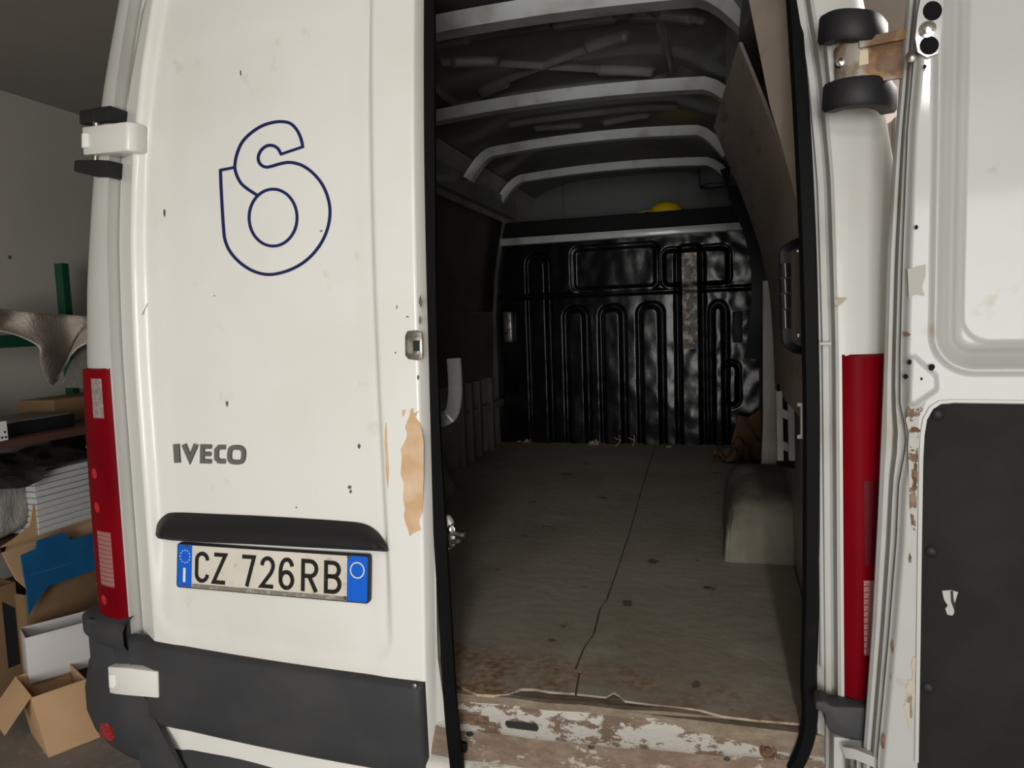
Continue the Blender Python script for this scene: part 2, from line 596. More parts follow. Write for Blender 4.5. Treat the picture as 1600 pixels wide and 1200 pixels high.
def ceiling_lamp(x, y, power, label):
    """fluorescent batten under the ceiling, running along the van"""
    L_ = empty('ceiling_lamp', (x, y, CEIL))
    tag(L_, label, 'lamp', 'fluorescent ceiling battens')
    box('lamp_housing', (x - 0.06, y - 0.62, CEIL - 0.05), (x + 0.06, y + 0.62, CEIL), WHITEPRINT, L_, 0.006)
    sweep('lamp_tube', [(x, y - 0.58, CEIL - 0.072), (x, y + 0.58, CEIL - 0.072)], 0.016, TUBE, L_, up=Vector((1, 0, 0)))
    a_ = area('lamp_light', (x, y, CEIL - 0.10), (x, y, 0), (0.08, 1.2), power, (1.0, 0.965, 0.91))
    a_.parent = L_
    a_.location = (0, 0, -0.10)


ceiling_lamp(0.20, -1.5, 30, 'fluorescent batten lamp on the ceiling behind the photographer')
ceiling_lamp(1.22, 2.75, 34, 'fluorescent batten lamp on the ceiling right of the van')
lathe('wall_hole', PX(15, 402, XL + 0.001), (1, 0, 0), [(0.010, 0), (0.008, 0.002)], CHIP, None, 10)
tag(bpy.data.objects['wall_hole'], 'small dark screw hole in the grey left wall', 'hole')

# ------------------------------------------------------------------ the van
XC = -0.635
VAN = empty('van', (XC, 3.4, 0))
tag(VAN, 'white cargo van seen from behind with its right rear door open', 'van')


def lean(z):
    return 0.075 * (z - 1.4) ** 2 if z > 1.4 else 0.0


GAP = [(0.4, .850), (0.8, .848), (1.5, .840), (1.8, .832), (2.0, .817), (2.2, .790), (2.4, .752), (2.62, .70)]
HALF = [(0.3, 1.017), (0.8, 1.015), (1.2, 1.008), (1.5, .994), (1.7, .974), (1.95, .937), (2.18, .897), (2.4, .847), (2.55, .785)]


def gap_u(z):
    return lerp_tab(GAP, z)


def half_w(z):
    return lerp_tab(HALF, z)


def rear_y(u, z):
    return 1.385 + 0.05 * (u / 0.84) ** 2 + lean(z)


def sdf_rr(x, z, x0, x1, z0, z1, r):
    cx, cz = (x0 + x1) / 2, (z0 + z1) / 2
    qx, qz = abs(x - cx) - (x1 - x0) / 2 + r, abs(z - cz) - (z1 - z0) / 2 + r
    return math.hypot(max(qx, 0), max(qz, 0)) + min(max(qx, qz), 0) - r


XRE = -0.606          # free edge of the left door
XRT = [(0.5, -.630), (0.8, -.626), (1.1, -.616), (1.5, -.608), (2.3, -.603)]


def xre(z):
    return lerp_tab(XRT, z)



def ldoor_y(x, z):
    """outer skin of the left rear door"""
    u = x - XC
    y = rear_y(u, z)
    d = x - (XC - gap_u(z))
    y += -0.012 + 0.046 * max(0.0, 1 - d / 0.09)
    xl = XC - gap_u(z)
    s = sdf_rr(x, z, xl + 0.094, -0.699, 0.80, 2.75, 0.075)
    soft = 0.030 if x < -1.0 else 0.022
    rec = sstep(0, soft, -s) * (0.25 + 0.75 * sstep(0.83, 1.05, z))
    y += 0.022 * rec
    s2 = sdf_rr(x, z, xl + 0.145, -0.72, 0.2, 2.26, 0.07)
    y += 0.003 * sstep(0, 0.05, -s2)
    return y


def PD(px, py, off=0.0):
    """picture measurement -> point on the left door, off = height above the skin"""
    y = 1.4
    for _ in range(8):
        p = PY(px, py, y)
        y = ldoor_y(min(max(p.x, XC - gap_u(p.z)), XRE), p.z) - off
    return PY(px, py, y)


# --- body shell: side walls with rounded rear corners, roof, inner lining
def corner_pt(side, th, z, off=0.0):
    """rear corner of the body; th 0 = door gap, 90 = flank"""
    G, W = gap_u(z) + 0.004, half_w(z)
    u = G + (W - G) * math.sin(math.radians(th))
    y0 = rear_y(gap_u(z), z)
    y = y0 + 0.10 * (1 - math.cos(math.radians(th)))
    n = Vector((math.sin(math.radians(th)) * 0.10, -(W - G) * math.cos(math.radians(th)), 0)).normalized()
    p = Vector((u, y, z)) + n * off
    return Vector((XC + side * p.x, p.y, z))


ZS = frange(0.56, 2.55, 68)
THS = [0, 6, 14, 24, 34, 44, 54, 64, 74, 82, 90]


def body_side(side):
    us = [('r', -0.05), ('r', 0.0)] + [('c', t) for t in THS] + [('s', y) for y in (1.65, 2.2, 3.0, 4.0, 5.0, 5.6)]
    verts, faces = [], []
    for z in ZS:
        for k, v in us:
            if k == 'r':
                p = corner_pt(side, 0, z)
                verts.append(p + Vector((0, 0.035 if v == 0 else 0.07, 0)) - Vector((side * (0 if v == 0 else .02), 0, 0)))
            elif k == 'c':
                verts.append(corner_pt(side, v, z))
            else:
                verts.append(Vector((XC + side * half_w(z), v, z)))
    n = len(us)
    for j in range(len(ZS) - 1):
        for i in range(n - 1):
            faces.append((j * n + i, j * n + i + 1, (j + 1) * n + i + 1, (j + 1) * n + i))
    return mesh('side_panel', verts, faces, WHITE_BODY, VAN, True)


for sd in (-1, 1):
    body_side(sd)
# roof skin, arched
RU = frange(-1, 1, 25)


def roof_pt(t, y, low=0.0):
    hw = half_w(2.55)
    return Vector((XC + t * hw, y, 2.55 + 0.16 * (1 - abs(t) ** 2.6) - low))


gridmesh('roof', RU, [1.52, 2.2, 3, 4, 5, 5.6], lambda t, y: roof_pt(t, y), WHITE, VAN, True)
# rear header above the doors
gridmesh('rear_header', RU, [0, 1], lambda t, v: roof_pt(t * 0.98, 1.50, 0.002 + v * 0.10), WHITE_FRAME, VAN, True, thick=(0, 0.06, 0))

# --- inner lining of the cargo bay
FZ = 0.716
INW = [(0.6, .862), (1.6, .862), (1.9, .835), (2.2, .775), (2.35, .725), (2.45, .66)]


def in_w(z):
    return lerp_tab(INW, z)


BY = 4.72            # bulkhead
for sd in (-1, 1):
    zz = [FZ - 0.06, 0.9, 1.2, 1.6, 1.75, 1.9, 2.05, 2.2, 2.35, 2.45]
    gridmesh('cargo_side_lining', [1.50, 2.2, 3.0, 4.0, BY + 0.9], zz,
             lambda y, z, s=sd: Vector((XC + s * in_w(z), y, z)), INNERP, VAN, 30, thick=(sd * 0.004, 0, 0))
    # D-pillar inner return between lining and door frame
    gridmesh('pillar_return', [0, 1], ZS[10:], lambda a, z, s=sd: Vector((
        XC + s * ((gap_u(z) - 0.030) * (1 - a) + a * min(in_w(z), gap_u(z) - 0.002)), 1.462 + lean(z) + a * 0.06, z)), WHITE_FRAME, VAN, True)
    # wheels stand on the garage floor
    wh = lathe('wheel', (XC + sd * 0.86, 2.95, 0.34), (sd, 0, 0), [(0.20, -0.09), (0.31, -0.10), (0.34, -0.07), (0.34, 0.07), (0.31, 0.10), (0.20, 0.085), (0.18, 0.05)], RUBBER, VAN, 32)
    lathe('rim', (XC + sd * 0.86, 2.95, 0.34), (sd, 0, 0), [(0.18, 0.03), (0.19, 0.075), (0.16, 0.05), (0.06, 0.07), (0.05, 0.09)], STEEL, wh, 24)

# inside of the roof with stamped stiffeners
ROOFZ = 2.56


def roof_in(x, y):
    t = (x - XC) / 0.66
    z = ROOFZ - 0.10 * abs(t) ** 4
    d = 0.0

    def seg(x0, y0, x1, y1, w):
        vx, vy = x1 - x0, y1 - y0
        k = max(0, min(1, ((x - x0) * vx + (y - y0) * vy) / (vx * vx + vy * vy)))
        return sstep(w, w * 0.4, math.hypot(x - x0 - k * vx, y - y0 - k * vy))
    if 2.2 < y < 3.2:
        d = max(d, seg(-0.98, 2.98, -0.32, 2.62, 0.012), seg(-1.0, 2.60, -0.30, 3.02, 0.012))
        for (a, b_) in (((-0.95, 2.62), (-0.82, 2.68)), ((-0.45, 2.68), (-0.32, 2.61)), ((-0.97, 3.0), (-0.85, 2.93)), ((-0.45, 2.93), (-0.27, 3.0))):
            d = max(d, 1.4 * seg(*a, *b_, 0.026))
        for (a, b_) in (((-1.05, 2.44), (-0.85, 2.44)), ((-0.52, 2.44), (-0.34, 2.44)), ((-0.26, 2.44), (-0.10, 2.44))):
            d = max(d, 1.2 * seg(*a, *b_, 0.03))
        d = max(d, 0.8 * seg(-1.15, 2.44, -0.05, 2.44, 0.012))
        s = abs(sdf_rr(x, y, -1.12, -0.18, 2.36, 3.1, 0.10))
        d = max(d, sstep(0.016, 0.004, s))
    if 3.3 < y < 4.0:
        d = max(d, seg(-1.0, 3.52, -0.2, 3.52, 0.02), seg(-0.9, 3.68, -0.7, 3.72, 0.03), seg(-0.55, 3.72, -0.35, 3.66, 0.03))
    return Vector((x, y, z - 0.022 * d))


gridmesh('roof_lining', frange(XC - 0.665, XC + 0.665, 210), frange(1.52, 2.2, 8)[:-1] + frange(2.2, 4.0, 280) + frange(4.0, 5.5, 10)[1:], roof_in, ROOFP, VAN, 'all')
# roof bows
for i, (yb, zc, hw, hgt, wid) in enumerate(((2.20, 2.455, 0.72, 0.035, 0.085), (3.02, 2.445, 0.72, 0.032, 0.08), (3.72, 2.44, 0.66, 0.03, 0.075), (4.42, 2.43, 0.70, 0.03, 0.07), (1.62, 2.50, 0.66, 0.03, 0.06))):
    pts = [Vector((XC + hw * t, yb, zc + 0.035 - 0.035 * t * t - 0.14 * max(0, abs(t) - 0.80) ** 1.6 / 0.2 ** 0.6 * 4)) for t in frange(-1, 1, 41)]
    sweep('roof_bow', pts, [(-wid / 2 - .012, .03), (-wid / 2, 0), (-wid / 2 + .01, -hgt * .4), (wid / 2 - .01, -hgt * .4), (wid / 2, 0), (wid / 2 + .012, .03)], BOWP, VAN, up=Vector((0, 0, 1)))
# cant rails
for sd in (-1, 1):
    sweep('cant_rail', [(XC + sd * (in_w(2.30) - 0.02), y, 2.31) for y in (1.6, 2.6, 3.6, 4.7)], [(-.035, -.05), (.03, -.06), (.035, .05), (-.03, .06)], ROOFP, VAN)

# --- floor
box('floor_pan', (XC - 0.87, 1.47, FZ - 0.05), (XC + 0.87, BY + 0.2, FZ - 0.004), SILL_TOP, VAN, bev=0)
crack = [(1003, 765), (985, 830), (962, 900), (948, 940), (939, 950), (928, 993), (914, 1012), (899, 1049), (906, 1052), (900, 1087)]
ck = [PZ(px, py, FZ) for px, py in crack]
Lf = [PZ(*p, FZ) for p in ((888, 1086), (858, 1084), (836, 1080), (814, 1080), (796, 1088), (770, 1090), (745, 1088), (722, 1078), (705, 1060))]
far = BY + 0.02
cx_far = ck[0].x + (far - ck[0].y) * (ck[0].x - ck[3].x) / (ck[0].y - ck[3].y)
left_poly = [Vector((cx_far - 0.002, far, FZ))] + [p + Vector((-0.0025, 0, 0)) for p in ck] + Lf + [Vector((XC - 0.858, Lf[-1].y, FZ)), Vector((XC - 0.858, far, FZ))]
prism('floor_sheet', left_poly, (0, 0, 0.006), FLOORM, VAN, smooth=False)
Rf = [PZ(*p, FZ) for p in ((947, 1092), (959, 1085), (968, 1090), (976, 1098), (1021, 1104), (1060, 1108), (1093, 1112), (1130, 1122), (1180, 1128), (1250, 1134))]
right_poly = [Vector((cx_far + 0.002, far, FZ))] + [p + Vector((0.0025, 0, 0)) for p in ck] + Rf + [Vector((XC + 0.858, Rf[-1].y, FZ)), Vector((XC + 0.858, far, FZ))]
prism('floor_sheet', right_poly, (0, 0, 0.005), FLOORM, VAN, smooth=False)


# --- threshold (sill), bowed like the rear of the van
def sill_y(x):
    return 0.055 * ((x - XC) / 0.78) ** 2


SP = [(1.62, FZ - 0.003, 0), (1.475, FZ - 0.004, 0), (1.468, FZ + 0.002, 0), (1.455, FZ + 0.001, 0), (1.448, FZ - 0.012, 0), (1.442, 0.690, 1), (1.438, 0.686, 1), (1.418, 0.660, 1),
      (1.410, 0.657, 1), (1.409, 0.652, 2), (1.396, 0.632, 2), (1.388, 0.618, 2), (1.384, 0.606, 2), (1.370, 0.602, 3), (1.362, 0.592, 3), (1.360, 0.45, 3)]
sx = frange(-0.632, 0.195, 60)
sv, sf, smi = [], [], []
for x in sx:
    for (y, z, _) in SP:
        sv.append(Vector((x, y + sill_y(x), z + 0.0015 * math.sin(x * 37))))
for i in range(len(sx) - 1):
    for j in range(len(SP) - 1):
        sf.append((i * len(SP) + j, i * len(SP) + j + 1, (i + 1) * len(SP) + j + 1, (i + 1) * len(SP) + j))
        smi.append(SP[j + 1][2])
SILL = mesh('door_sill', sv, sf, [SILL_TOP, SILL_CHIP, SILL_RUST, SILL_VAL], VAN, 40, smi)


def PS(px, py, off=0.0):
    """on the sill slope"""
    y = 1.43
    for _ in range(6):
        p = PY(px, py, y)
        prof = sorted([(z, yy) for (yy, z, _) in SP[4:]])
        y = lerp_tab(prof, p.z) + sill_y(p.x) - off
    return PY(px, py, y)


prism('sill_slot', [PS(*p, 0.0015) for p in ((791, 1126), (838, 1131), (842, 1138), (839, 1143), (793, 1137), (789, 1131))], (0, -0.0006, 0.0004), BLACKPL, SILL)
for c, r in (((734, 1147), 6), ((924, 1167), 5), ((1136, 1186), 5)):
    prism('sill_hole', [PS(*p, 0.0015) for p in blob(*c, r, r * 0.7, 9, 0.2, r)], (0, -0.0006, 0.0004), BLACKPL, SILL)
sc_c = PS(1200, 1174, 0.0)
lathe('sill_screw', sc_c, (0, -0.75, 0.66), [(0.017, 0.0), (0.017, 0.004), (0.013, 0.007), (0.012, 0.004), (0.008, 0.005), (0.006, 0.009), (0.0, 0.009)], RUST, SILL, 18)
prism('rust_patch', [PS(*p, 0.001) for p in ((716, 1116), (740, 1117), (764, 1120), (763, 1132), (740, 1131), (717, 1131))], (0, -0.0006, 0.0004), RUST, SILL)

# --- seals
rs = [(1240, -30), (1246, 60), (1253, 180), (1258, 280), (1263, 400), (1266, 520), (1268, 640), (1268, 800), (1267, 950), (1264, 1060), (1266, 1110), (1262, 1150), (1250, 1185), (1232, 1215)]
rpath = catmull([PY(px, py, 1.462 + lean(1.56 + (500 - py) / 760)) for px, py in rs], 5)
sweep('door_seal', rpath, [(-.0155, -.004), (-.012, -.012), (-.004, -.016), (.006, -.015), (.0150, -.010), (.0165, .004), (.010, .012), (-.010, .012)], RUBBER, VAN, up=Vector((0, -1, 0)))
# frame flange beside the seal, on the right, two pressed steps
fl = [(-0.034, 0.040), (-0.022, 0.034), (-0.020, 0.026), (-0.010, 0.024), (-0.008, 0.036), (-0.003, 0.038), (-0.001, 0.004), (0.006, 0.0)]
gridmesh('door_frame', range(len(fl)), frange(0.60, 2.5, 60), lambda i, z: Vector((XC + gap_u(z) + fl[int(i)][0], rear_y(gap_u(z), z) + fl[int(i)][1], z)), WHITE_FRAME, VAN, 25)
p0 = PY(1281, 537, 1.448)
box('frame_clip', p0 + Vector((-0.002, -0.004, -0.003)), p0 + Vector((0.020, 0.004, 0.003)), EDGE_GREY, VAN, 0.001)

# ------------------------------------------------------------------ left rear door
lus = sorted(set(frange(0, 0.2, 44) + frange(0.2, 0.86, 40) + frange(0.86, 1, 26)))
lzs = sorted(set(frange(0.50, 1.1, 60) + frange(1.1, 2.56, 90)))


def ld_x(t, z):
    return XC - gap_u(z) + 0.003 + t * (xre(z) - (XC - gap_u(z) + 0.003))


def ld_front(t, z):
    x = ld_x(t, z)
    e = (0.004 if t > 0.999 else 0)
    return Vector((x, ldoor_y(x, z) + e, z))


def ld_back(t, z):
    x = ld_x(t, z)
    return Vector((x - (0 if t < .5 else -0.004), rear_y(x - XC, z) + (0.032 if t < 0.08 else 0.062), z))


LDOOR = gridmesh('rear_door', lus, lzs, ld_front, WHITE, VAN, 50, tfn=ld_back)
LDOOR['label'] = 'closed left rear door, white with a navy outline emblem'
# return flange visible behind the free edge
sweep('edge_flange', [Vector((xre(z) - 0.006 + 0.022 * sstep(0.85, 0.60, z), rear_y(0.03, z) + 0.048, z)) for z in frange(0.46, 2.5, 30)], [(-.012, -.012), (.010, -.006), (.012, .010), (-.012, .014)], WHITE_FRAME, LDOOR, up=Vector((0, -1, 0)))
ls = [(669, -30), (670, 80), (670, 200), (671, 320), (672, 430), (674, 540), (678, 660), (685, 780), (691, 880), (697, 980), (703, 1080), (708, 1140), (714, 1195), (716, 1230)]
lpath = catmull([PY(px, py, 1.425 - 0.07 * sstep(980, 1150, py) + lean(1.56 + (500 - py) / 760)) for px, py in ls], 5)
sweep('door_seal', lpath, [(-.015, -.004), (-.009, -.010), (.006, -.010), (.0145, -.004), (.0145, .006), (-.015, .006)], RUBBER, LDOOR, up=Vector((0, -1, 0)))
tb = PY(722, 1168, 1.362)
box('seal_tab', tb + Vector((-0.012, -0.004, -0.010)), tb + Vector((0.010, 0.008, 0.012)), RUBBER, LDOOR, 0.003)

# emblem: navy outline strokes
EM = empty('_tmp', (0, 0, 0))
bpy.data.objects.remove(EM)


def emb(pts):
    return [(300 + x / 4, 150 + y / 4) for x, y in pts]


def door_stroke(pts, off0=0.0005):
    return lambda a, b, o: PD(a, b, off0 + o)


S_out = catmull(emb([(692, 318), (680, 265), (655, 212), (615, 172), (562, 160), (500, 166), (430, 190), (362, 236), (312, 290), (281, 360), (267, 437), (278, 492), (306, 545), (350, 583), (404, 618)]), 6)
S_in = catmull(emb([(556, 362), (534, 326), (500, 309), (464, 313), (430, 341), (413, 385), (425, 424), (460, 444), (500, 438), (556, 422), (615, 415), (688, 434), (758, 484), (815, 555), (850, 640), (862, 730),
                    (846, 830), (800, 930), (722, 1020), (620, 1083), (500, 1115), (400, 1101), (310, 1050), (240, 976), (206, 900), (196, 820), (188, 700), (181, 570), (177, 465)]), 6)
full = [Vector((*p, 0)) for p in emb([(556, 362), (692, 318)])]
ribbon('emblem_stroke', [(p.x, p.y) for p in S_out], 4.9, door_stroke(0), NAVY, LDOOR, h=0.0008)
ribbon('emblem_stroke', [(p.x, p.y) for p in S_in], 4.9, door_stroke(0), NAVY, LDOOR, h=0.0008)
ribbon('emblem_stroke', emb([(548, 366), (699, 315)]), 4.4, door_stroke(0), NAVY, LDOOR, h=0.0008)
ribbon('emblem_stroke', emb([(169, 465), (266, 446)]), 4.6, door_stroke(0), NAVY, LDOOR, h=0.0008)
el = [(300 + (506 + 150 * math.cos(t)) / 4, 150 + (760 + 178 * math.sin(t)) / 4) for t in [2 * math.pi * i / 56 for i in range(56)]]
ribbon('emblem_ring', el, 4.7, door_stroke(0), NAVY, LDOOR, closed=True, h=0.0008)

# maker's lettering, raised letters with bright flanks
lm = [BADGE, CHROME]


def letter(paths, wdt=8.6):
    for pts in paths:
        o = ribbon('letter', pts, wdt, lambda a, b, h: PD(a, b, h), BADGE, LDOOR, h=0.007)
        r = ribbon('letter_rim', pts, wdt + 1.8, lambda a, b, h: PD(a, b, h), CHROME, o, h=0.004)


def sl(x, y):
    return (x, y + (x - 270) * 0.018)


letter([[sl(275, 694), sl(277, 723)]])
letter([[sl(287, 694), sl(296.5, 717), sl(306, 694)]], 6.6)
letter([[sl(330, 697), sl(316, 697), sl(315.5, 720), sl(330, 720)], [sl(317, 708.5), sl(329, 708.5)]], 5.4)
letter([[sl(352, 697.5), sl(342, 697.5), sl(338, 702), sl(338, 715), sl(342, 719.5), sl(352, 719.5)]], 5.8)
o_pts = catmull([sl(x, y) for x, y in ((363, 698), (375, 698), (380, 703), (379.5, 715), (375, 720), (363, 720), (358.5, 715), (359, 703))], 4, True)
o_ = ribbon('letter', [(p.x, p.y) for p in o_pts], 6, lambda a, b, h: PD(a, b, h), BADGE, LDOOR, closed=True, h=0.007)
ribbon('letter_rim', [(p.x, p.y) for p in o_pts], 7.8, lambda a, b, h: PD(a, b, h), CHROME, o_, closed=True, h=0.004)

# plate-lamp moulding / grip: black bar bulging towards its lower edge
top = catmull([(243, 834), (246, 818), (256, 806), (272, 801), (330, 803), (400, 806), (470, 810), (530, 814), (566, 818), (586, 828), (599, 843), (606, 860)], 4)
bot = catmull([(243, 836), (247, 841), (258, 843), (276, 845), (330, 848), (400, 851), (470, 855), (530, 858), (566, 860), (586, 861), (599, 862), (606, 862)], 4)
gv, gf = [], []
K = 9
for a, b in zip(top, bot):
    for k in range(K):
        t = k / (K - 1)
        bulge = 0.040 * math.sin(min(1, t * 1.02) * math.pi * 0.5) * (1 if t < 0.97 else 0.80)
        edge = min(1, 0.15 + (a - top[0]).length / 30, 0.15 + (a - top[-1]).length / 45)
        gv.append(PD(a.x + (b.x - a.x) * t, a.y + (b.y - a.y) * t, 0.004 + bulge * edge))
    gv.append(PD(b.x, b.y - 1.5, 0.0))
for i in range(len(top) - 1):
    for k in range(K):
        gf.append((i * (K + 1) + k, i * (K + 1) + k + 1, (i + 1) * (K + 1) + k + 1, (i + 1) * (K + 1) + k))
mesh('grip_moulding', gv, gf, BLACKPL, LDOOR, 45)

# striker recess near the free edge
prism('striker_plate', [PD(*p, 0.0) for p in ((638, 517), (652, 516), (660, 520), (661, 560), (654, 563), (639, 561), (634, 555), (634, 524))], (0, -0.004, 0), STEEL, LDOOR, 0.001)
prism('striker_frame', [PD(*p, 0.004) for p in ((641, 526), (655, 526), (655, 555), (641, 554), (637, 548), (637, 532))], (0, -0.004, 0), CHROME, LDOOR, 0.001)
prism('striker_hole', [PD(*p, 0.0085) for p in ((646, 532), (655, 532), (655, 549), (646, 548))], (0, -0.001, 0), BLACKPL, LDOOR)
# lock on the free edge
lk = PY(697, 835, 1.455)
prism('lock_housing', [PY(*p, 1.455) for p in ((690, 806), (699, 808), (705, 818), (706, 846), (699, 862), (690, 866))], (0, 0.02, 0), WHITE, LDOOR, 0.003)
LKP = prism('lock_plate', [PY(*p, 1.447) for p in ((700, 822), (706, 820), (711, 826), (711, 852), (705, 858), (700, 856), (697, 848), (697, 830))], (0, 0.008, 0), STEEL, LDOOR, 0.002)
sweep('lock_pin', [PY(706, 833, 1.45), PY(718, 834, 1.448), PY(726, 836, 1.447)], 0.0065, STEEL, LKP)
sweep('lock_pin', [PY(706, 846, 1.45), PY(714, 846, 1.447), PY(719, 843, 1.446)], 0.006, STEEL, LKP)
lathe('lock_bolt', PY(704, 828, 1.446), (0.3, -1, 0), [(0.008, 0), (0.008, 0.004), (0.005, 0.006)], CHROME, LKP, 10)

# worn paint: bare filler patches and chips
tan = [(641, 640), (645, 637), (647, 646), (655, 642), (649, 651), (656, 661), (659, 672), (662, 690), (662, 740), (661, 780), (660, 800), (655, 815), (658, 828), (648, 832), (640, 838), (638, 828), (634, 818), (631, 806), (633, 795),
       (630, 780), (631, 755), (626, 740), (628, 715), (626, 702), (630, 694), (635, 685), (636, 676), (633, 668), (636, 658), (640, 650)]
prism('bare_filler_patch', [PD(*p, 0.0003) for p in tan], (0, -0.0004, 0), TAN, LDOOR, smooth=False)
prism('bare_filler_patch', [PD(*p, 0.0003) for p in ((628, 641), (634, 640), (632, 648), (629, 652))], (0, -0.0004, 0), TAN, LDOOR, smooth=False)
prism('bare_filler_patch', [PD(*p, 0.0003) for p in ((602, 662), (604, 660), (605, 690), (608, 735), (606, 765), (603, 740), (601, 690))], (0, -0.0004, 0), TAN, LDOOR, smooth=False)
for i, (c, rx, ry) in enumerate((((257, 333), 1.6, 6.5), ((376, 114), 1.3, 4.5), ((194, 123), 1.6, 5), ((355, 631), 2, 5), ((502, 361), 2, 1.5), ((657, 470), 2, 9), ((656, 500), 1.6, 6), ((653, 590), 2, 4),
                                 ((637, 495), 3, 1.2), ((618, 551), 1.4, 1.6), ((561, 697), 2.5, 4), ((546, 761), 3, 3), ((548, 768), 2, 3), ((463, 793), 1.2, 1.6), ((335, 462), 1.6, 1), ((638, 520), 3, 3), ((620, 1100 - 620), 1, 3))):
    prism('paint_chip', [PD(*p, 0.0003) for p in blob(*c, rx, ry, 9, 0.35, i)], (0, -0.0003, 0), CHIP, LDOOR, smooth=False)
ribbon('paint_scratch', [(231, 474), (226, 484), (222, 492)], 0.9, lambda a, b, h: PD(a, b, h), CHIP, LDOOR, h=0.0004)

# rubbing strip across the foot of the door
stt = [PD(*p, 0) for p in ((204, 1003), (668, 1060))]
zt, zb = 0.781, 0.562


def strip_pt(t, v):
    x = -1.487 + t * (-0.629 + 1.487)
    e = min(1, min(v, 1 - v) / 0.06, min(t, 1 - t) / 0.012)
    return Vector((x, ldoor_y(max(x, XC - gap_u(0.7) + 0.06), 0.6) - 0.004 - 0.016 * math.sqrt(max(0, e)), zb + (zt - zb) * v))


gridmesh('rubbing_strip', [0, .004, .008, .012] + frange(.03, .97, 30) + [.988, .992, .996, 1], [0, .02, .04, .06, .3, .6, .94, .96, .98, 1], strip_pt, BUMPER, LDOOR, 40, thick=(0, 0.012, 0))
lathe('strip_rivet', PD(648, 1072, 0.019), (0, -1, 0), [(0.005, 0), (0.005, 0.002), (0.002, 0.003)], CHROME, LDOOR, 12)


# hinges of the left door: white strap between two black caps
def quad_slab(name, pxs, y0, thick, m, parent, bev):
    return prism(name, [PY(a, b, y0) for a, b in pxs], (0, thick, 0), m, parent, bev)


def strap_block(name, pts_top, pts_bot, depth, m, parent, bev=0.006):
    """horizontal strap following a plan polyline; pts are 3D outer points along top and bottom edges"""
    bm = bmesh.new()
    n = len(pts_top)
    A = [bm.verts.new(p) for p in pts_top]
    B = [bm.verts.new(p) for p in pts_bot]
    A2 = [bm.verts.new(p + d) for p, d in zip(pts_top, depth)]
    B2 = [bm.verts.new(p + d) for p, d in zip(pts_bot, depth)]
    for i in range(n - 1):
        bm.faces.new((A[i], A[i + 1], B[i + 1], B[i]))
        bm.faces.new((A2[i + 1], A2[i], B2[i], B2[i + 1]))
        bm.faces.new((A[i + 1], A[i], A2[i], A2[i + 1]))
        bm.faces.new((B[i], B[i + 1], B2[i + 1], B2[i]))
    bm.faces.new((A[0], B[0], B2[0], A2[0]))
    bm.faces.new((B[-1], A[-1], A2[-1], B2[-1]))
    bmesh.ops.recalc_face_normals(bm, faces=bm.faces)
    bevel_all(bm, bev, 2, 40)
    return from_bm(name, bm, m, parent, True)


dpt = Vector((0.02, 0.05, 0))
HL = strap_block('hinge_strap', [PY(127, 198, 1.455), PY(198, 189, 1.405), PY(213, 191, 1.42)], [PY(129, 243, 1.455), PY(197, 236, 1.405), PY(213, 237, 1.42)], [dpt, Vector((0.0, 0.05, 0)), Vector((0, 0.04, 0))], WHITE, LDOOR)
quad_slab('hinge_pin_cover', ((127, 208), (137, 208), (138, 230), (127, 231)), 1.4445, 0.006, WHITEPRINT, HL, 0.002)
strap_block('hinge_cap', [PY(123, 172, 1.49), PY(150, 167, 1.455), PY(172, 164, 1.44)], [PY(123, 195, 1.49), PY(150, 191, 1.455), PY(172, 189, 1.44)], [Vector((0.03, 0.04, 0)), Vector((0.01, 0.06, 0)), Vector((0, 0.06, 0))], BLACKPL, VAN, 0.005)
strap_block('hinge_cap', [PY(115, 250, 1.49), PY(148, 249, 1.45), PY(169, 250, 1.44)], [PY(114, 268, 1.49), PY(148, 276, 1.45), PY(168, 276, 1.44)], [Vector((0.03, 0.04, 0)), Vector((0.01, 0.06, 0)), Vector((0, 0.06, 0))], BLACKPL, VAN, 0.005)
sweep('hinge_pin', [PY(152, 180, 1.47), PY(150, 262, 1.47)], 0.010, STEEL, VAN)
HB = strap_block('hinge_strap', [PY(168, 1042, 1.405), PY(200, 1044, 1.393), PY(246, 1050, 1.387)], [PY(171, 1084, 1.405), PY(200, 1087, 1.393), PY(247, 1091, 1.387)], [Vector((0.0, 0.05, 0)), Vector((0.0, 0.05, 0)), Vector((0, 0.04, 0))], WHITE, LDOOR, 0.003)
quad_slab('hinge_pin_cover', ((169, 1055), (179, 1055), (180, 1072), (177, 1076), (170, 1075)), 1.399, 0.008, WHITEPRINT, HB, 0.002)
# loop of clear plastic on the inner side of the left door
lp = [PY(686, 655, 1.50), PY(694, 655, 1.52), PY(706, 645, 1.53), PY(711, 620, 1.53), PY(711, 590, 1.53), PY(709, 560, 1.53)]
sweep('inner_handle', catmull(lp, 5), [(-.016, -.004), (.016, -.004), (.016, .004), (-.016, .004)], CLEARPL, LDOOR, up=Vector((0, -1, 0)))

# ------------------------------------------------------------------ number plate
plate_q = [PD(277, 848, 0.016), PD(577.5, 868, 0.016), PD(576.5, 944, 0.016), PD(275.5, 917.5, 0.016)]


def PP(a, b, off=0.0):
    """plate millimetres (right, down) -> point"""
    s, t = a / 520, b / 110
    p = (plate_q[0] * (1 - s) + plate_q[1] * s) * (1 - t) + (plate_q[3] * (1 - s) + plate_q[2] * s) * t
    return p + Vector((0, -off, 0))


def rrect(x0, x1, y0, y1, r, k=5):
    out = []
    for cx, cy, a0 in ((x1 - r, y0 + r, -90), (x1 - r, y1 - r, 0), (x0 + r, y1 - r, 90), (x0 + r, y0 + r, 180)):
        for i in range(k + 1):
            a = math.radians(a0 + 90 * i / k)
            out.append((cx + r * math.cos(a), cy + r * math.sin(a)))
    return out


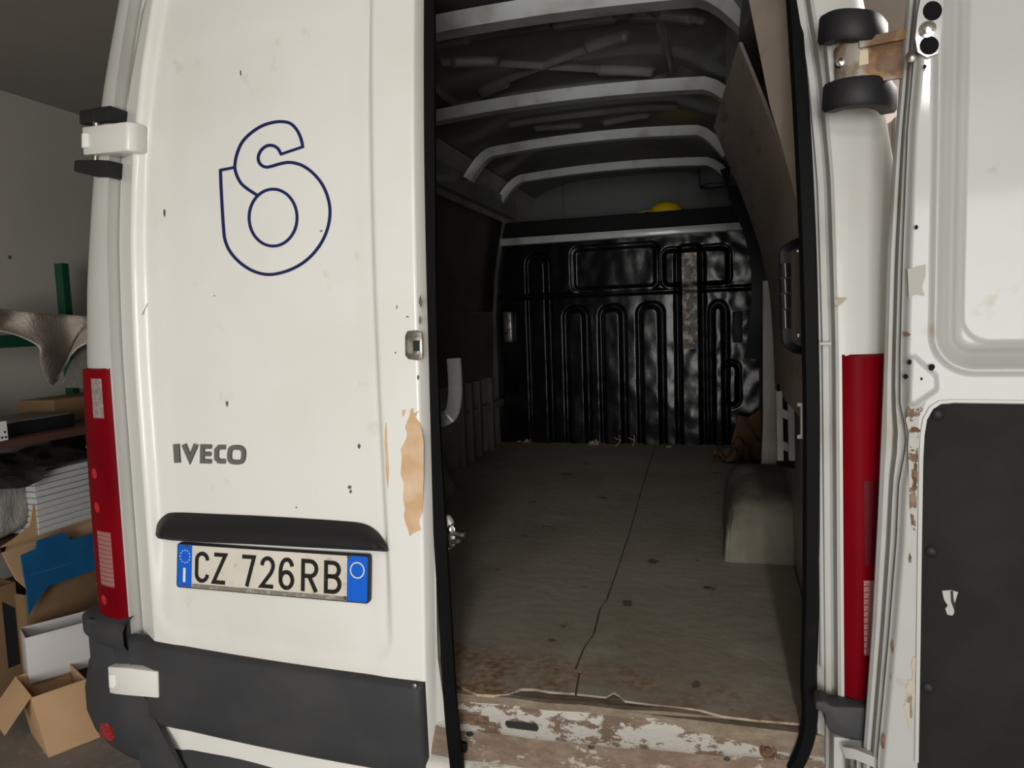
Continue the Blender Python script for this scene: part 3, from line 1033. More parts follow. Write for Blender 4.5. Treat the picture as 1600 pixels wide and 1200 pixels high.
NP = prism('number_plate', [PP(*p) for p in rrect(0, 520, 0, 110, 8)], (0, 0.010, 0), BLACKPL, VAN, 0.001)
NP['label'] = 'white number plate with black characters and blue end bands'
prism('plate_face', [PP(*p, 0.0002) for p in rrect(46, 466, 4, 97, 1)], (0, -0.0008, 0), PLATE, NP)
prism('plate_lower_edge', [PP(*p, 0.0002) for p in ((46, 97), (466, 97), (466, 107), (46, 107))], (0, -0.0012, 0), PLATEDIRT, NP)
prism('blue_band', [PP(*p, 0.0002) for p in rrect(4, 46, 3, 107, 5)], (0, -0.0008, 0), PBLUE, NP)
prism('blue_band', [PP(*p, 0.0002) for p in rrect(466, 516, 3, 107, 5)], (0, -0.0008, 0), PBLUE, NP)
for i in range(12):
    a = 2 * math.pi * i / 12
    cx, cy = 25 + 14.5 * math.sin(a), 32 - 15.5 * math.cos(a)
    star = [(cx + (2.3 if k % 2 == 0 else 1.0) * math.sin(math.pi * k / 5), cy - (2.3 if k % 2 == 0 else 1.0) * math.cos(math.pi * k / 5)) for k in range(10)]
    prism('band_star', [PP(*p, 0.001) for p in star], (0, -0.0003, 0), WHITEPRINT, NP, smooth=False)
prism('country_letter', [PP(*p, 0.001) for p in ((20.5, 60), (27.5, 60), (27.5, 95), (20.5, 95))], (0, -0.0003, 0), WHITEPRINT, NP)
ribbon('band_ring', [(491 + 16.5 * math.cos(2 * math.pi * i / 40), 35 + 17.5 * math.sin(2 * math.pi * i / 40)) for i in range(40)], 2.6, lambda a, b, h: PP(a, b, 0.001 + h), CREAMPRINT, NP, closed=True, h=0.0004)
for a, b in ((29, 6), (27, 104), (470, 6), (462, 100)):
    lathe('plate_screw', PP(a, b, 0.001), (0, -1, 0), [(0.0045, 0), (0.004, 0.002), (0.0, 0.0025)], RUST, NP, 10)


def arc(cx, cy, rx, ry, a0, a1, n=9):
    return [(cx + rx * math.cos(math.radians(a0 + (a1 - a0) * i / (n - 1))), cy + ry * math.sin(math.radians(a0 + (a1 - a0) * i / (n - 1)))) for i in range(n)]


def glyph(name, strokes, x0, x1, y0=17, y1=93, wdt=9.5):
    w_, h_ = x1 - x0 - wdt, y1 - y0 - wdt
    base = None
    for st in strokes:
        closed = st[0] == 'c'
        pts = [(x0 + wdt / 2 + p[0] * w_, y0 + wdt / 2 + p[1] * h_) for p in (st[1] if closed else st)]
        o = ribbon('plate_character', pts, wdt, lambda a, b, h: PP(a, b, 0.001 + h), PBLACK, NP, closed=closed, h=0.0016)


C_ = arc(.5, .24, .5, .24, 0, -180) + arc(.5, .76, .5, .24, 180, 0)
glyph('C', [C_], 56, 97)
glyph('Z', [[(0.02, 0), (1, 0), (0, 1), (1, 1)]], 106, 148)
glyph('7', [[(0, 0), (1, 0), (.42, 1.06)]], 186, 228)
glyph('2', [arc(.5, .26, .48, .26, -180, 20) + [(.80, .52), (0, 1), (1, 1)]], 240, 281)
glyph('6', [('c', arc(.5, .72, .5, .28, 0, 345, 20)), arc(.55, .28, .42, .28, -10, -90, 6) + arc(.5, .42, .5, .42, -100, -180, 7) + [(0, .72)]], 291, 332)
glyph('R', [[(0, 1.06), (0, 0), (.5, 0)] + arc(.55, .26, .45, .26, -90, 90) + [(.1, .52)], [(.45, .52), (1, 1.06)]], 350, 394)
glyph('B', [[(.1, .47), (0, .47), (0, 0), (.5, 0)] + arc(.52, .235, .42, .235, -90, 90) + [(.1, .47)], [(0, .47), (0, 1), (.5, 1)] + arc(.52, .735, .48, .265, 90, -90) + [(.1, .47)]], 409, 453)


# ------------------------------------------------------------------ tail lamps
def lamp_patch(name, side, t0, t1, z0, z1, off, m, parent, bev=0.004, n=14):
    us = frange(t0, t1, n)
    vs = [z0, z0 + bev] + frange(z0 + bev, z1 - bev, 14)[1:-1] + [z1 - bev, z1]

    def f(t, z):
        e = min(1, min(z - z0, z1 - z) / bev if bev else 1, min(t - t0, t1 - t) / ((t1 - t0) / (n - 1)))
        return corner_pt(side, t, z, off * math.sqrt(max(0, e)))
    return gridmesh(name, us, vs, f, m, parent, 40)


LAMPS = {}
for sd in (-1, 1):
    LA = lamp_patch('tail_lamp', sd, 2, 84, 0.815, 1.478, 0.012, RED, VAN)
    LAMPS[sd] = LA
lamp_patch('worn_reflector', -1, 6, 26, 1.35, 1.455, 0.0135, STICKER, LAMPS[-1], 0.002, 8)
lamp_patch('ribbed_lens', -1, 8, 36, 0.905, 1.055, 0.0135, CLEARRED, LAMPS[-1], 0.002, 8)
for z in (1.205, 1.115, 0.865):  # bright red discs paint the reflections of the reflector bowls
    lathe('painted_bowl_glint', corner_pt(-1, 30, z, 0.0118), corner_pt(-1, 30, z, 1) - corner_pt(-1, 30, z, 0), [(0.014, 0), (0.010, 0.001), (0.0, 0.0016)], REDBRIGHT, LAMPS[-1], 14)
for z in (1.45, 1.265, 1.085, 0.885):
    lathe('lamp_screw', corner_pt(-1, 66, z, 0.012), corner_pt(-1, 66, z, 1) - corner_pt(-1, 66, z, 0), [(0.005, 0), (0.004, 0.003), (0, 0.004)], CHROME, LAMPS[-1], 10)
lamp_patch('ribbed_lens', 1, 6.5, 60, 0.905, 1.055, 0.0135, CLEARRED, LAMPS[1], 0.002, 8)
lamp_patch('dark_lens', 1, 7, 60, 1.08, 1.245, 0.0130, REDDARK, LAMPS[1], 0.002, 8)


# ------------------------------------------------------------------ bumper
BPROF = [(.828, -.045), (.818, .0), (.800, .018), (.765, .018), (.752, .008), (.742, -.010), (.70, -.012), (.672, .012), (.60, .026), (.54, .026), (.49, .012), (.455, -.012), (.43, -.04), (.40, -.09), (.37, -.16)]


def bump_pt(side, t, z, extra=0.0):
    o = lerp_tab(sorted(BPROF), z) + extra
    G, y0 = gap_u(0.7), rear_y(gap_u(0.7), .7) - 0.024
    W = half_w(0.7) + 0.040 + o
    if t <= 0:
        p = Vector((G - 0.004 + t * 0.075, y0 - o * 0.6, z))
    elif t <= 1:
        a = math.radians(90 * t)
        p = Vector((G - .004 + (W - G + .004) * math.sin(a), y0 - o * .6 + 0.12 * (1 - math.cos(a)), z))
    else:
        p = Vector((W, y0 - o * .6 + 0.12 + (t - 1) * 0.5, z))
    return Vector((XC + side * p.x, p.y, z))


def bumper_corner(side):
    us = [-1, -.5, 0] + frange(.08, 1, 14) + [1.3, 2]
    verts, faces = [], []
    for (z, o) in BPROF:
        for t in us:
            verts.append(bump_pt(side, 0 if (t < 0 and z > 0.62) else t, z) + (Vector((0, 0.014, 0)) if t < 0 and z < 0.62 else Vector((0, 0, 0))))
    n = len(us)
    for j in range(len(BPROF) - 1):
        for i in range(n - 1):
            faces.append((j * n + i, j * n + i + 1, (j + 1) * n + i + 1, (j + 1) * n + i))
    return mesh('bumper_corner', verts, faces, BUMPER, VAN, 50)


def px_of(p):
    d = p - CAM
    k = d.dot(FWD)
    return 800 + FPX * d.dot(RGT) / k, 600 + FPX * d.dot(DWN) / k


BC = bumper_corner(-1)


def bump_at(px, py, extra=0.0):
    """nearest bumper point for a picture measurement"""
    best = None
    for i in range(60):
        t = -0.5 + 1.4 * i / 59
        for k in range(40):
            z = 0.42 + 0.2 * k / 39
            q = px_of(bump_pt(-1, t, z))
            e = (q[0] - px) ** 2 + (q[1] - py) ** 2
            if best is None or e < best[0]:
                best = (e, t, z)
    return best[1], best[2]


box('bumper_backing', (XC - 0.985, 1.424, 0.58), (XC - 0.853, 1.436, 0.815), BUMPER, VAN, 0.002)
RFC = [bump_at(*p) for p in ((156, 1129), (176, 1130), (180, 1159), (158, 1156))]


def refl_pt(a, b):
    # rounded corners: pull the corner samples inwards
    ca, cb = 2 * a - 1, 2 * b - 1
    k = 1 - 0.12 * (ca * cb) ** 4
    a, b = (ca * k + 1) / 2, (cb * k + 1) / 2
    t = (RFC[0][0] * (1 - a) + RFC[1][0] * a) * (1 - b) + (RFC[3][0] * (1 - a) + RFC[2][0] * a) * b
    z = (RFC[0][1] * (1 - a) + RFC[1][1] * a) * (1 - b) + (RFC[3][1] * (1 - a) + RFC[2][1] * a) * b
    e = min(1, min(a, 1 - a) / .15, min(b, 1 - b) / .10)
    return bump_pt(-1, t, z, 0.007 * math.sqrt(max(0, e)) - 0.001)


gridmesh('bumper_reflector', frange(0, 1, 9), frange(0, 1, 9), refl_pt, REFLEX, BC, 30)
# right-hand corner piece, cut off under the lamp
rb = [(1274, 1096), (1290, 1096), (1300, 1104), (1366, 1106), (1366, 1162), (1330, 1158), (1298, 1146), (1290, 1132), (1289, 1116), (1274, 1110)]
prism('bumper_corner', [PY(*p, 1.398) for p in rb], (0, 0.05, 0), BUMPER, VAN, 0.006)
# dark step bar under the door
zs_ = [(1.47, .515), (1.40, .520), (1.375, .512), (1.362, .49), (1.362, .42), (1.40, .40)]
gridmesh('step_bar', frange(-1.47, 0.16, 40), range(len(zs_)), lambda x, k: Vector((x, zs_[int(k)][0] + 0.05 * ((x - XC) / .84) ** 2, zs_[int(k)][1] + 0.008 * math.sin(7 * x + 2) - 0.03 * sstep(-1.2, -0.8, x))), BUMPER, VAN, 40)
sweep('bumper_strut', [PY(238, 1128, 1.40), PY(256, 1165, 1.385), PY(282, 1215, 1.375)], [(-.020, -.006), (.020, -.006), (.020, .006), (-.020, .006)], BUMPER, VAN, up=Vector((0, -1, 0)))
# lower hinge bracket of the open door
hb = PY(1325, 1180, 1.40)
box('hinge_bracket', PY(1302, 1230, 1.405), PY(1356, 1158, 1.405) + Vector((0, .05, 0)), WHITE_FRAME, VAN, 0.004)
sweep('hinge_arm', [PY(1322, 1174, 1.385), PY(1338, 1176, 1.37), PY(1372, 1190, 1.36)], [(-.007, -.010), (.007, -.010), (.007, .010), (-.007, .010)], WHITE_FRAME, VAN)
sweep('hinge_pin', [PY(1330, 1168, 1.385), PY(1331, 1215, 1.385)], 0.009, STEEL, VAN)

# ------------------------------------------------------------------ open right rear door (inner face towards us)
RA = math.radians(8)
RQ = Vector((0.272, 1.325, 0))
RD = Vector((math.cos(RA), -math.sin(RA), 0))        # along the door
RN = Vector((math.sin(RA), math.cos(RA), 0))         # away from us


def PR(px, py, off=0.0):
    d = ray(px, py)
    k = ((RQ - CAM).dot(RN) - off) / d.dot(RN)
    return CAM + d * k


def rs_z(px, py):
    p = PR(px, py)
    return (p - RQ).dot(RD), p.z


EDGE = [(rs_z(px, py)[1], rs_z(px, py)[0]) for px, py in ((1372, 1195), (1390, 1000), (1402, 850), (1406, 760), (1415, 712), (1418, 690), (1414, 660), (1408, 630), (1408, 560), (1412, 400), (1420, 200), (1432, 60), (1446, -60))]
EDGE = sorted(EDGE)
WS, WZ = rs_z(1458, 580)
WS2, WZ2 = rs_z(1505, 540)


def rd_s0(z):
    return lerp_tab(EDGE, z)


def rd_depth(s, z):
    """positive = away from us"""
    e = s - rd_s0(z)
    d = 0.012 * sstep(0.012, 0.0, e)
    q = sdf_rr(s, z, WS, 0.72, WZ, 2.7, 0.06)
    d += 0.034 * sstep(0.0, 0.045, -q)
    d -= 0.005 * sstep(0.010, 0.0, abs(q + 0.002))
    q2 = sdf_rr(s, z, WS2, 0.70, WZ2, 2.7, 0.045)
    d += 0.004 * sstep(0.0, 0.006, -q2)
    d -= 0.003 * sstep(0.006, 0.0, abs(q + 0.028))
    return d


TRI = [rs_z(*p) for p in ((1422, 558), (1429, 558), (1462, 587), (1463, 608), (1428, 632), (1420, 630))]


def in_poly(x, y, poly):
    c = False
    n = len(poly)
    dm = 1e9
    for i in range(n):
        (x0, y0), (x1, y1) = poly[i], poly[(i + 1) % n]
        if (y0 > y) != (y1 > y) and x < (x1 - x0) * (y - y0) / (y1 - y0) + x0:
            c = not c
        vx, vy = x1 - x0, y1 - y0
        k = max(0, min(1, ((x - x0) * vx + (y - y0) * vy) / (vx * vx + vy * vy)))
        dm = min(dm, math.hypot(x - x0 - k * vx, y - y0 - k * vy))
    return -dm if c else dm


def rd_front(t, z):
    s = rd_s0(z) + t * (0.76 - rd_s0(z))
    d = rd_depth(s, z)
    if s < 0.12 and 1.3 < z < 1.55:
        d -= 0.006 * sstep(0.004, -0.003, in_poly(s, z, TRI))
    return RQ + RD * s + RN * d + Vector((0, 0, z))


def rd_back(t, z):
    s = rd_s0(z) + 0.002 + t * (0.76 - rd_s0(z))
    return RQ + RD * s + RN * 0.060 + Vector((0, 0, z))


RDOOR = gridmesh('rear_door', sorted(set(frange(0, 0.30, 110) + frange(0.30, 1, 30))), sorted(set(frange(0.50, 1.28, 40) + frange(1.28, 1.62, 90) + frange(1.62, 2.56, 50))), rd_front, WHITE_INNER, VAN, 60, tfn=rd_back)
RDOOR['label'] = 'open right rear door seen from its white inner side'
# hem of the outer skin along the hinge edge
HEM = [(rs_z(px, py)[1], rs_z(px, py)[0]) for px, py in ((1352, 1200), (1366, 1000), (1376, 800), (1384, 600), (1390, 400), (1399, 250), (1412, 90), (1424, -60))]
HEM = sorted(HEM)
gridmesh('outer_skin_hem', [0, .2, .42, .5, .62, 1], frange(0.52, 2.45, 50), lambda a, z: RQ + RD * (lerp_tab(HEM, z) * 1.04 + (rd_s0(z) + 0.004 - lerp_tab(HEM, z) * 1.04) * a) + RN * (0.050 - (0.006 if .15 < a < .45 else 0) - (0.02 if a > 0.55 else 0)) + Vector((0, 0, z)), EDGE_GREY, RDOOR, 30, thick=(0.0, 0.006, 0))
# black trim board with fasteners
ts0, tz1 = rs_z(1438, 628)


def trim_poly():
    out = []
    a = rs_z(1437, 700)
    b = rs_z(1433, 1190)
    out.append((rs_z(1436, 1190)[0] + 0.004, 0.56))
    for px, py in ((1434, 1190), (1437, 1000), (1439, 850), (1441, 720), (1443, 680), (1447, 655), (1457, 637), (1470, 629), (1490, 627)):
        out.append(rs_z(px, py))
    out.append((0.70, rs_z(1490, 627)[1]))
    out.append((0.73, rs_z(1490, 627)[1] - 0.03))
    out.append((0.73, 0.56))
    return out


TB = prism('trim_board', [RQ + RD * s + RN * 0.001 + Vector((0, 0, z)) for s, z in trim_poly()], RN * -0.005, TRIM, RDOOR, 0.0015)
ribbon('trim_beading', [(s, z) for s, z in trim_poly()[1:11]], 0.006, lambda a, b, h: RQ + RD * (a - 0.002) + RN * (0.0 - h) + Vector((0, 0, b)), WHITE_FRAME, RDOOR, h=0.004)
for px, py in ((1465, 648), (1455, 862), (1450, 1075)):
    lathe('trim_fastener', PR(px, py, 0.004), -RN, [(0.010, 0), (0.010, 0.001), (0.008, 0.0035), (0.004, 0.005), (0, 0.0055)], BLACKPL, TB, 16)
prism('torn_hole', [PR(*p, 0.0042) for p in ((1472, 923), (1486, 922), (1497, 925), (1494, 935), (1490, 948), (1491, 957), (1488, 962), (1480, 960), (1477, 951), (1481, 946), (1475, 937))], RN * -0.0004, EDGE_GREY, TB, smooth=False)
prism('torn_flap', [PR(*p, 0.0048) for p in ((1485, 923), (1489, 923), (1490, 936), (1493, 947), (1490, 951), (1486, 940))], RN * -0.0004, BLACKPL, TB, smooth=False)
# openings and bolts of the upper hinge mount
for px, py, rx, ry in ((1457, 17, 15, 15), (1452, 71, 15, 14)):
    prism('mount_hole', [PR(px + rx * math.cos(a) + 2 * math.sin(a), py + ry * math.sin(a) - 3 * math.cos(a), 0.0064) for a in [2 * math.pi * i / 22 for i in range(22)]], RN * -0.0005, RUBBER, RDOOR)
prism('mount_plate', [PR(*p, 0.0056) for p in ((1440, -10), (1474, -14), (1472, 40), (1466, 84), (1448, 90), (1434, 82), (1430, 60), (1434, 20))], RN * -0.0006, WHITE_INNER, RDOOR, smooth=False)
lathe('mount_bolt', PR(1449, 46, 0.006), -RN, [(0.0125, 0), (0.0125, 0.002), (0.008, 0.003), (0.008, 0.007), (0.005, 0.008), (0, 0.008)], CHROME, RDOOR, 18)
lathe('edge_bolt', PR(1424, 89, -0.006), -RN, [(0.009, 0), (0.009, 0.003), (0.005, 0.005), (0, 0.006)], STEEL, RDOOR, 14)
for px, py, r in ((1445, 104, 3), (1432, 355, 3), (1421, 566, 4), (1415, 588, 4), (1440, 592, 2), (1456, 574, 5)):
    prism('small_hole', [PR(*p, 0.0075) for p in blob(px, py, r, r * 1.1, 8, 0.2, px)], RN * -0.0004, RUBBER, RDOOR, smooth=False)
prism('tape_scrap', [PR(*p, 0.002) for p in ((1418, 420), (1447, 413), (1446, 432), (1441, 448), (1445, 462), (1430, 460), (1420, 466), (1419, 444))], RN * -0.0005, mat('grey_tape', (0.33, 0.315, 0.285), 0.5), RDOOR, smooth=False)
FLAKE = mat('flaked_edge', (0.14, 0.085, 0.055), 0.8, layers=[((0.24, 0.16, 0.11), 60, 0.45, 0.6), ((0.42, 0.415, 0.39), 75, 0.46, 0.49), ((0.05, 0.035, 0.025), 90, 0.62, 0.65)], bump=0.4, bscale=70)
prism('flaked_paint', [PR(*p, 0.0008) for p in ((1419, 634), (1424, 640), (1436, 636), (1447, 628), (1442, 640), (1436, 652), (1435, 690), (1434, 740), (1432, 790), (1430, 830), (1425, 826), (1421, 790), (1420, 740), (1419, 700), (1420, 676), (1415, 655))], RN * -0.0005, FLAKE, RDOOR, smooth=False)
for i, (c, rx, ry) in enumerate((((1430, 672), 8, 4), ((1430, 742), 4, 17), ((1428, 762), 4, 6), ((1422, 872), 2, 7), ((1417, 522), 5, 3), ((1395, 1010), 2, 9), ((1393, 1060), 2, 10), ((1381, 1160), 3, 13))):
    prism('rust_chip', [PR(*p, 0.0016 if c[0] > 1410 else -0.004) for p in blob(*c, rx, ry, 15, 0.4, i + 50)], RN * -0.0005, RUST, RDOOR, smooth=False)
for i, (c, rx, ry) in enumerate((((1424, 1080), 7, 30), ((1420, 1110), 6, 22), ((1428, 1040), 5, 14))):
    prism('bare_filler_patch', [PR(*p, 0.0008) for p in blob(*c, rx, ry, 17, 0.45, i + 80)], RN * -0.0004, mat('pale_filler', (0.44, 0.385, 0.31), 0.7), RDOOR, smooth=False)

# upper hinge of the open door
sweep('hinge_cap', catmull([PY(1290, 48, 1.405), PY(1310, 40, 1.375), PY(1345, 41, 1.37), PY(1364, 46, 1.395), PY(1374, 56, 1.45)], 5), [(-.012, -.024), (.010, -.024), (.014, -.018), (.014, .018), (.010, .024), (-.012, .024)], BLACKPL, VAN)
sweep('hinge_cap', catmull([PY(1296, 154, 1.405), PY(1318, 147, 1.375), PY(1355, 143, 1.37), PY(1378, 147, 1.395), PY(1388, 156, 1.45)], 5), [(-.012, -.024), (.010, -.024), (.014, -.018), (.014, .018), (.010, .024), (-.012, .024)], BLACKPL, VAN)
prism('hinge_mount', [PY(*p, 1.422) for p in ((1290, 60), (1340, 52), (1352, 130), (1297, 136))], (0, 0.03, 0), WHITE_FRAME, VAN, 0.004)
HA = strap_block('hinge_arm', [PY(1304, 74, 1.405), PY(1322, 66, 1.385), PY(1342, 64, 1.375), PY(1420, 50, 1.375), PY(1434, 48, 1.372)], [PY(1306, 126, 1.405), PY(1322, 126, 1.385), PY(1342, 125, 1.375), PY(1420, 111, 1.375), PY(1434, 108, 1.372)], [Vector((0, .012, 0))] * 5, HINGERUST, VAN, 0.003)
prism('arm_slot', [PY(*p, 1.374) for p in ((1343, 80), (1356, 77), (1357, 100), (1342, 103))], (0, -0.001, 0), mat('pale_plastic_insert', (0.50, 0.42, 0.28), 0.5), HA)
lathe('arm_rivet', PY(1313, 98, 1.394), (-0.3, -1, 0), [(0.009, 0), (0.007, 0.004), (0, 0.006)], CHROME, HA, 14)
sweep('arm_flange', [PY(1342, 66, 1.372), PY(1420, 51, 1.372)], [(-.003, -.010), (.003, -.010), (.003, .006), (-.003, .006)], HINGERUST, HA)
sweep('arm_flange', [PY(1345, 123, 1.372), PY(1418, 111, 1.372)], [(-.003, -.010), (.003, -.010), (.003, .006), (-.003, .006)], HINGERUST, HA)
# flake of missing paint on the pillar
prism('paint_chip', [PY(*p, 1.4305) for p in ((1303, 468), (1312, 465), (1324, 465), (1318, 472), (1310, 478), (1304, 477))], (0, 0.006, 0), mat('bare_primer', (0.36, 0.31, 0.24), 0.7), VAN, smooth=False)

# ------------------------------------------------------------------ bulkhead
BPX = lambda px, py: (PY(px, py, BY).x, PY(px, py, BY).z)


def brect(x0, x1, y0, y1):
    a = BPX(x0, (y0 + y1) / 2)[0]
    b = BPX(x1, (y0 + y1) / 2)[0]
    return a, b, BPX((x0 + x1) / 2, y1)[1], BPX((x0 + x1) / 2, y0)[1]


RIBS = [(831, 858, 402, 690), (888, 916, 484, 690), (943, 973, 482, 690), (1002, 1033, 478, 690), (1062, 1096, 388, 690), (1114, 1132, 475, 690)]
RIBR = [brect(*r) for r in RIBS]
PANR = [(brect(893, 1028, 383, 453), -0.020), (brect(1034, 1141, 386, 447), 0.014), (brect(1132, 1156, 565, 636), 0.02)]
BT = BPX(970, 372)[1]


def bulk_pt(x, z):
    y = BY
    for (x0, x1, z0, z1) in RIBR:
        s = sdf_rr(x, z, x0, x1, z0 - 0.5, z1, 0.05)
        y -= 0.026 * sstep(0.004, -0.018, s) - 0.018 * sstep(0.022, 0.0, abs(s - 0.012))
    for (r, d) in PANR:
        s = sdf_rr(x, z, *r, 0.05)
        y -= d * sstep(0.0, -0.03, s) - 0.008 * sstep(0.014, 0.0, abs(s))
    zl = BPX(1000, 456)[1]
    y += 0.012 * sstep(0.02, 0.0, abs(z - zl))
    k = mnoise.noise(Vector((x * 5, z * 4, 3.3))) + 0.6 * mnoise.noise(Vector((x * 13, z * 11, 9.1)))
    y += 0.006 * k * (0.6 + 0.7 * sstep(-0.7, 0.1, x))
    return Vector((x, y, z))


BULKH = gridmesh('bulkhead', frange(XC - 0.862, XC + 0.862, 260), frange(FZ - 0.02, BT, 190), bulk_pt, BULK, VAN, 'all')
x0, x1, z0, z1 = RIBR[4]
gridmesh('painted_rib_highlight', frange(x0 + 0.022, x1 - 0.022, 14), frange(BPX(1080, 545)[1], z1 - 0.03, 50), lambda x, z: bulk_pt(x, z) + Vector((0, -0.0015, 0)), RIB_HIGHLIGHT, BULKH, 'all')  # pale patch paints the light reflected off the glossy black rib
# cross members above the bulkhead
a, b = PY(785, 378, BY - 0.02), PY(1155, 354, BY - 0.02)
box('bulkhead_rail', (XC - 0.84, BY - 0.05, BT - 0.005), (XC + 0.84, BY + 0.05, BT + 0.045), BOWP, VAN, 0.008)
zt_ = PY(970, 336, BY + 0.02).z
box('window_ledge', (XC - 0.80, BY - 0.02, BT + 0.05), (XC + 0.80, BY + 0.10, zt_), mat('matt_black', (0.008, 0.008, 0.008), 0.8, spec=0.2), VAN, 0.01)
box('cab_lining', (XC - 0.85, BY + 0.45, FZ), (XC + 0.85, BY + 0.50, 2.58), LINER, VAN, 0.004)
for px in (880, 985, 1060):
    q = PY(px, 305, BY + 0.445)
    box('lining_seam', (q.x - 0.005, q.y - 0.003, 1.9), (q.x + 0.005, q.y + 0.004, 2.56), HARDB, VAN, 0.001)
# grab handles at the sides of the bulkhead
for px, m_ in ((793, STEEL), (1152, BLACKPL)):
    q0, q1 = PY(px, 487, BY - 0.04), PY(px, 535, BY - 0.04)
    box('bulkhead_bracket', (q0.x - 0.03, BY - 0.06, q1.z), (q0.x + 0.03, BY - 0.005, q0.z), m_, VAN, 0.008)
# black motor unit at the roof corner
q = PY(1117, 273, 4.5)
U = box('roof_corner_unit', q + Vector((-0.09, -0.06, -0.07)), q + Vector((0.09, 0.06, 0.07)), BLACKPL, VAN, 0.012)
box('unit_lip', q + Vector((-0.06, -0.085, -0.085)), q + Vector((0.07, -0.055, -0.06)), BLACKPL, U, 0.005)

# ------------------------------------------------------------------ lining boards and fittings inside
# left hardboard
prism('lining_board', [Vector((XC - in_w(z) + 0.012 + i * 0.0, y, z)) for i, (y, z) in enumerate(((2.4, 1.22), (4.55, 1.20), (4.60, 1.62), (2.4, 1.62)))], (0.006, 0, 0), HARDB, VAN)
gridmesh('lining_board', frange(2.4, 4.58, 8), frange(1.63, 2.22, 12), lambda y, z: Vector((XC - in_w(z) + 0.014, y, z)), HARDB, VAN, 'all', thick=(0.006, 0, 0))
for y in (3.45, 3.9, 4.05, 4.2, 4.45):
    box('side_rib', (XC - 0.865, y - 0.02, FZ), (XC - 0.815, y + 0.02, 1.2), HARDB, VAN, 0.006)
box('side_rail', (XC - 0.865, 2.4, 0.98), (XC - 0.825, BY, 1.03), INNERP, VAN, 0.006)


def wall_r(px, py, y):
    return PY(px, py, y)


# far plywood board on the right, warped away from the side
b_top = [wall_r(1152, 66, 1.95), wall_r(1140, 110, 2.2), wall_r(1127, 155, 2.45), wall_r(1115, 199, 2.75)]
far_edge = [wall_r(1115, 199, 2.75), wall_r(1136, 250, 2.95), wall_r(1168, 330, 3.15), wall_r(1196, 420, 3.25), wall_r(1206, 500, 3.1), wall_r(1211, 608, 2.9)]
near_edge = [wall_r(1154, 66, 1.95), wall_r(1186, 145, 1.86), wall_r(1216, 225, 1.78), wall_r(1247, 330, 1.70), wall_r(1254, 480, 1.68), wall_r(1258, 660, 1.66)]
fe = catmull(far_edge, 4)
ne = catmull(near_edge, 4)
pv, pf = [], []
NB = 7
for a, b in zip(fe, ne):
    for k in range(NB):
        t = k / (NB - 1)
        pv.append(a * (1 - t) + b * t)
n0 = len(pv)
pv += [p + Vector((0.009, 0.003, 0)) for p in pv]
for i in range(len(fe) - 1):
    for k in range(NB - 1):
        q_ = (i * NB + k, i * NB + k + 1, (i + 1) * NB + k + 1, (i + 1) * NB + k)
        pf.append(q_)
        pf.append(tuple(n0 + v for v in q_[::-1]))
lp_ = [k for k in range(NB)] + [i * NB + NB - 1 for i in range(1, len(fe))] + [(len(fe) - 1) * NB + k for k in range(NB - 2, -1, -1)] + [i * NB for i in range(len(fe) - 2, 0, -1)]
for a, b in zip(lp_, lp_[1:] + lp_[:1]):
    pf.append((a, b, n0 + b, n0 + a))
mesh('plywood_board', pv, pf, PLY, VAN, 40)
# near upper board beside the opening
prism('plywood_board', [wall_r(1162, -40, 1.70), wall_r(1180, 50, 1.70), wall_r(1203, 165, 1.68), wall_r(1218, 215, 1.66), wall_r(1250, 335, 1.60), wall_r(1253, 250, 1.57), wall_r(1240, 60, 1.57), wall_r(1234, -40, 1.57)], (0.010, 0.004, 0), PLY, VAN, smooth=False)
# dark curved guide and pale pillar between boards and bulkhead
sweep('side_guide', catmull([PY(1140, 262, 4.2), PY(1158, 310, 4.1), PY(1180, 370, 4.0), PY(1190, 430, 3.95), PY(1187, 500, 3.95), PY(1178, 560, 4.0)], 6), [(-.05, -.012), (.05, -.012), (.05, .012), (-.05, .012)], BLACKPL, VAN, up=Vector((0, -1, 0)))
sweep('inner_pillar', catmull([PY(1203, 440, 3.3), PY(1203, 520, 3.28), PY(1203, 600, 3.27), PY(1203, 660, 3.25), PY(1200, 735, 3.2)], 5), [(-.030, -.02), (-.022, -.028), (.022, -.028), (.030, -.02), (.030, .03), (-.030, .03)], INNERP, VAN, up=Vector((0, -1, 0)))
# ladder-like side frame with openings
for px in (1219, 1237):
    sweep('frame_post', [PY(px - 2, 612, 2.35), PY(px, 720, 2.30)], [(-.009, -.012), (.009, -.012), (.009, .012), (-.009, .012)], INNERP, VAN, up=Vector((0, -1, 0)))
for py in (640, 690):
    prism('frame_rung', [PY(1221, py - 2, 2.33), PY(1235, py + 4, 2.33), PY(1235, py + 18, 2.33), PY(1221, py + 12, 2.33)], (0, 0.012, 0), INNERP, VAN, 0.002)
prism('frame_backing', [PY(1214, 600, 2.60), PY(1258, 612, 2.42), PY(1258, 735, 2.38), PY(1214, 728, 2.56)], (0.02, 0.01, 0), BLACKPL, VAN)
prism('latch_bracket', [PY(*p, 1.60) for p in ((1246, 630), (1255, 629), (1256, 686), (1246, 686), (1246, 680), (1251, 679), (1251, 636), (1246, 635))], (0, 0.01, 0), WHITE, VAN, 0.001)
for py0, py1 in ((585, 608), (610, 628), (690, 712), (716, 905)):
    prism('pillar_edge', [PY(1254, py0, 1.56), PY(1259, py0 + 3, 1.52), PY(1259, py1, 1.52), PY(1255, py1 - 4, 1.56)], (0.006, 0.01, 0), WHITE_FRAME, VAN)
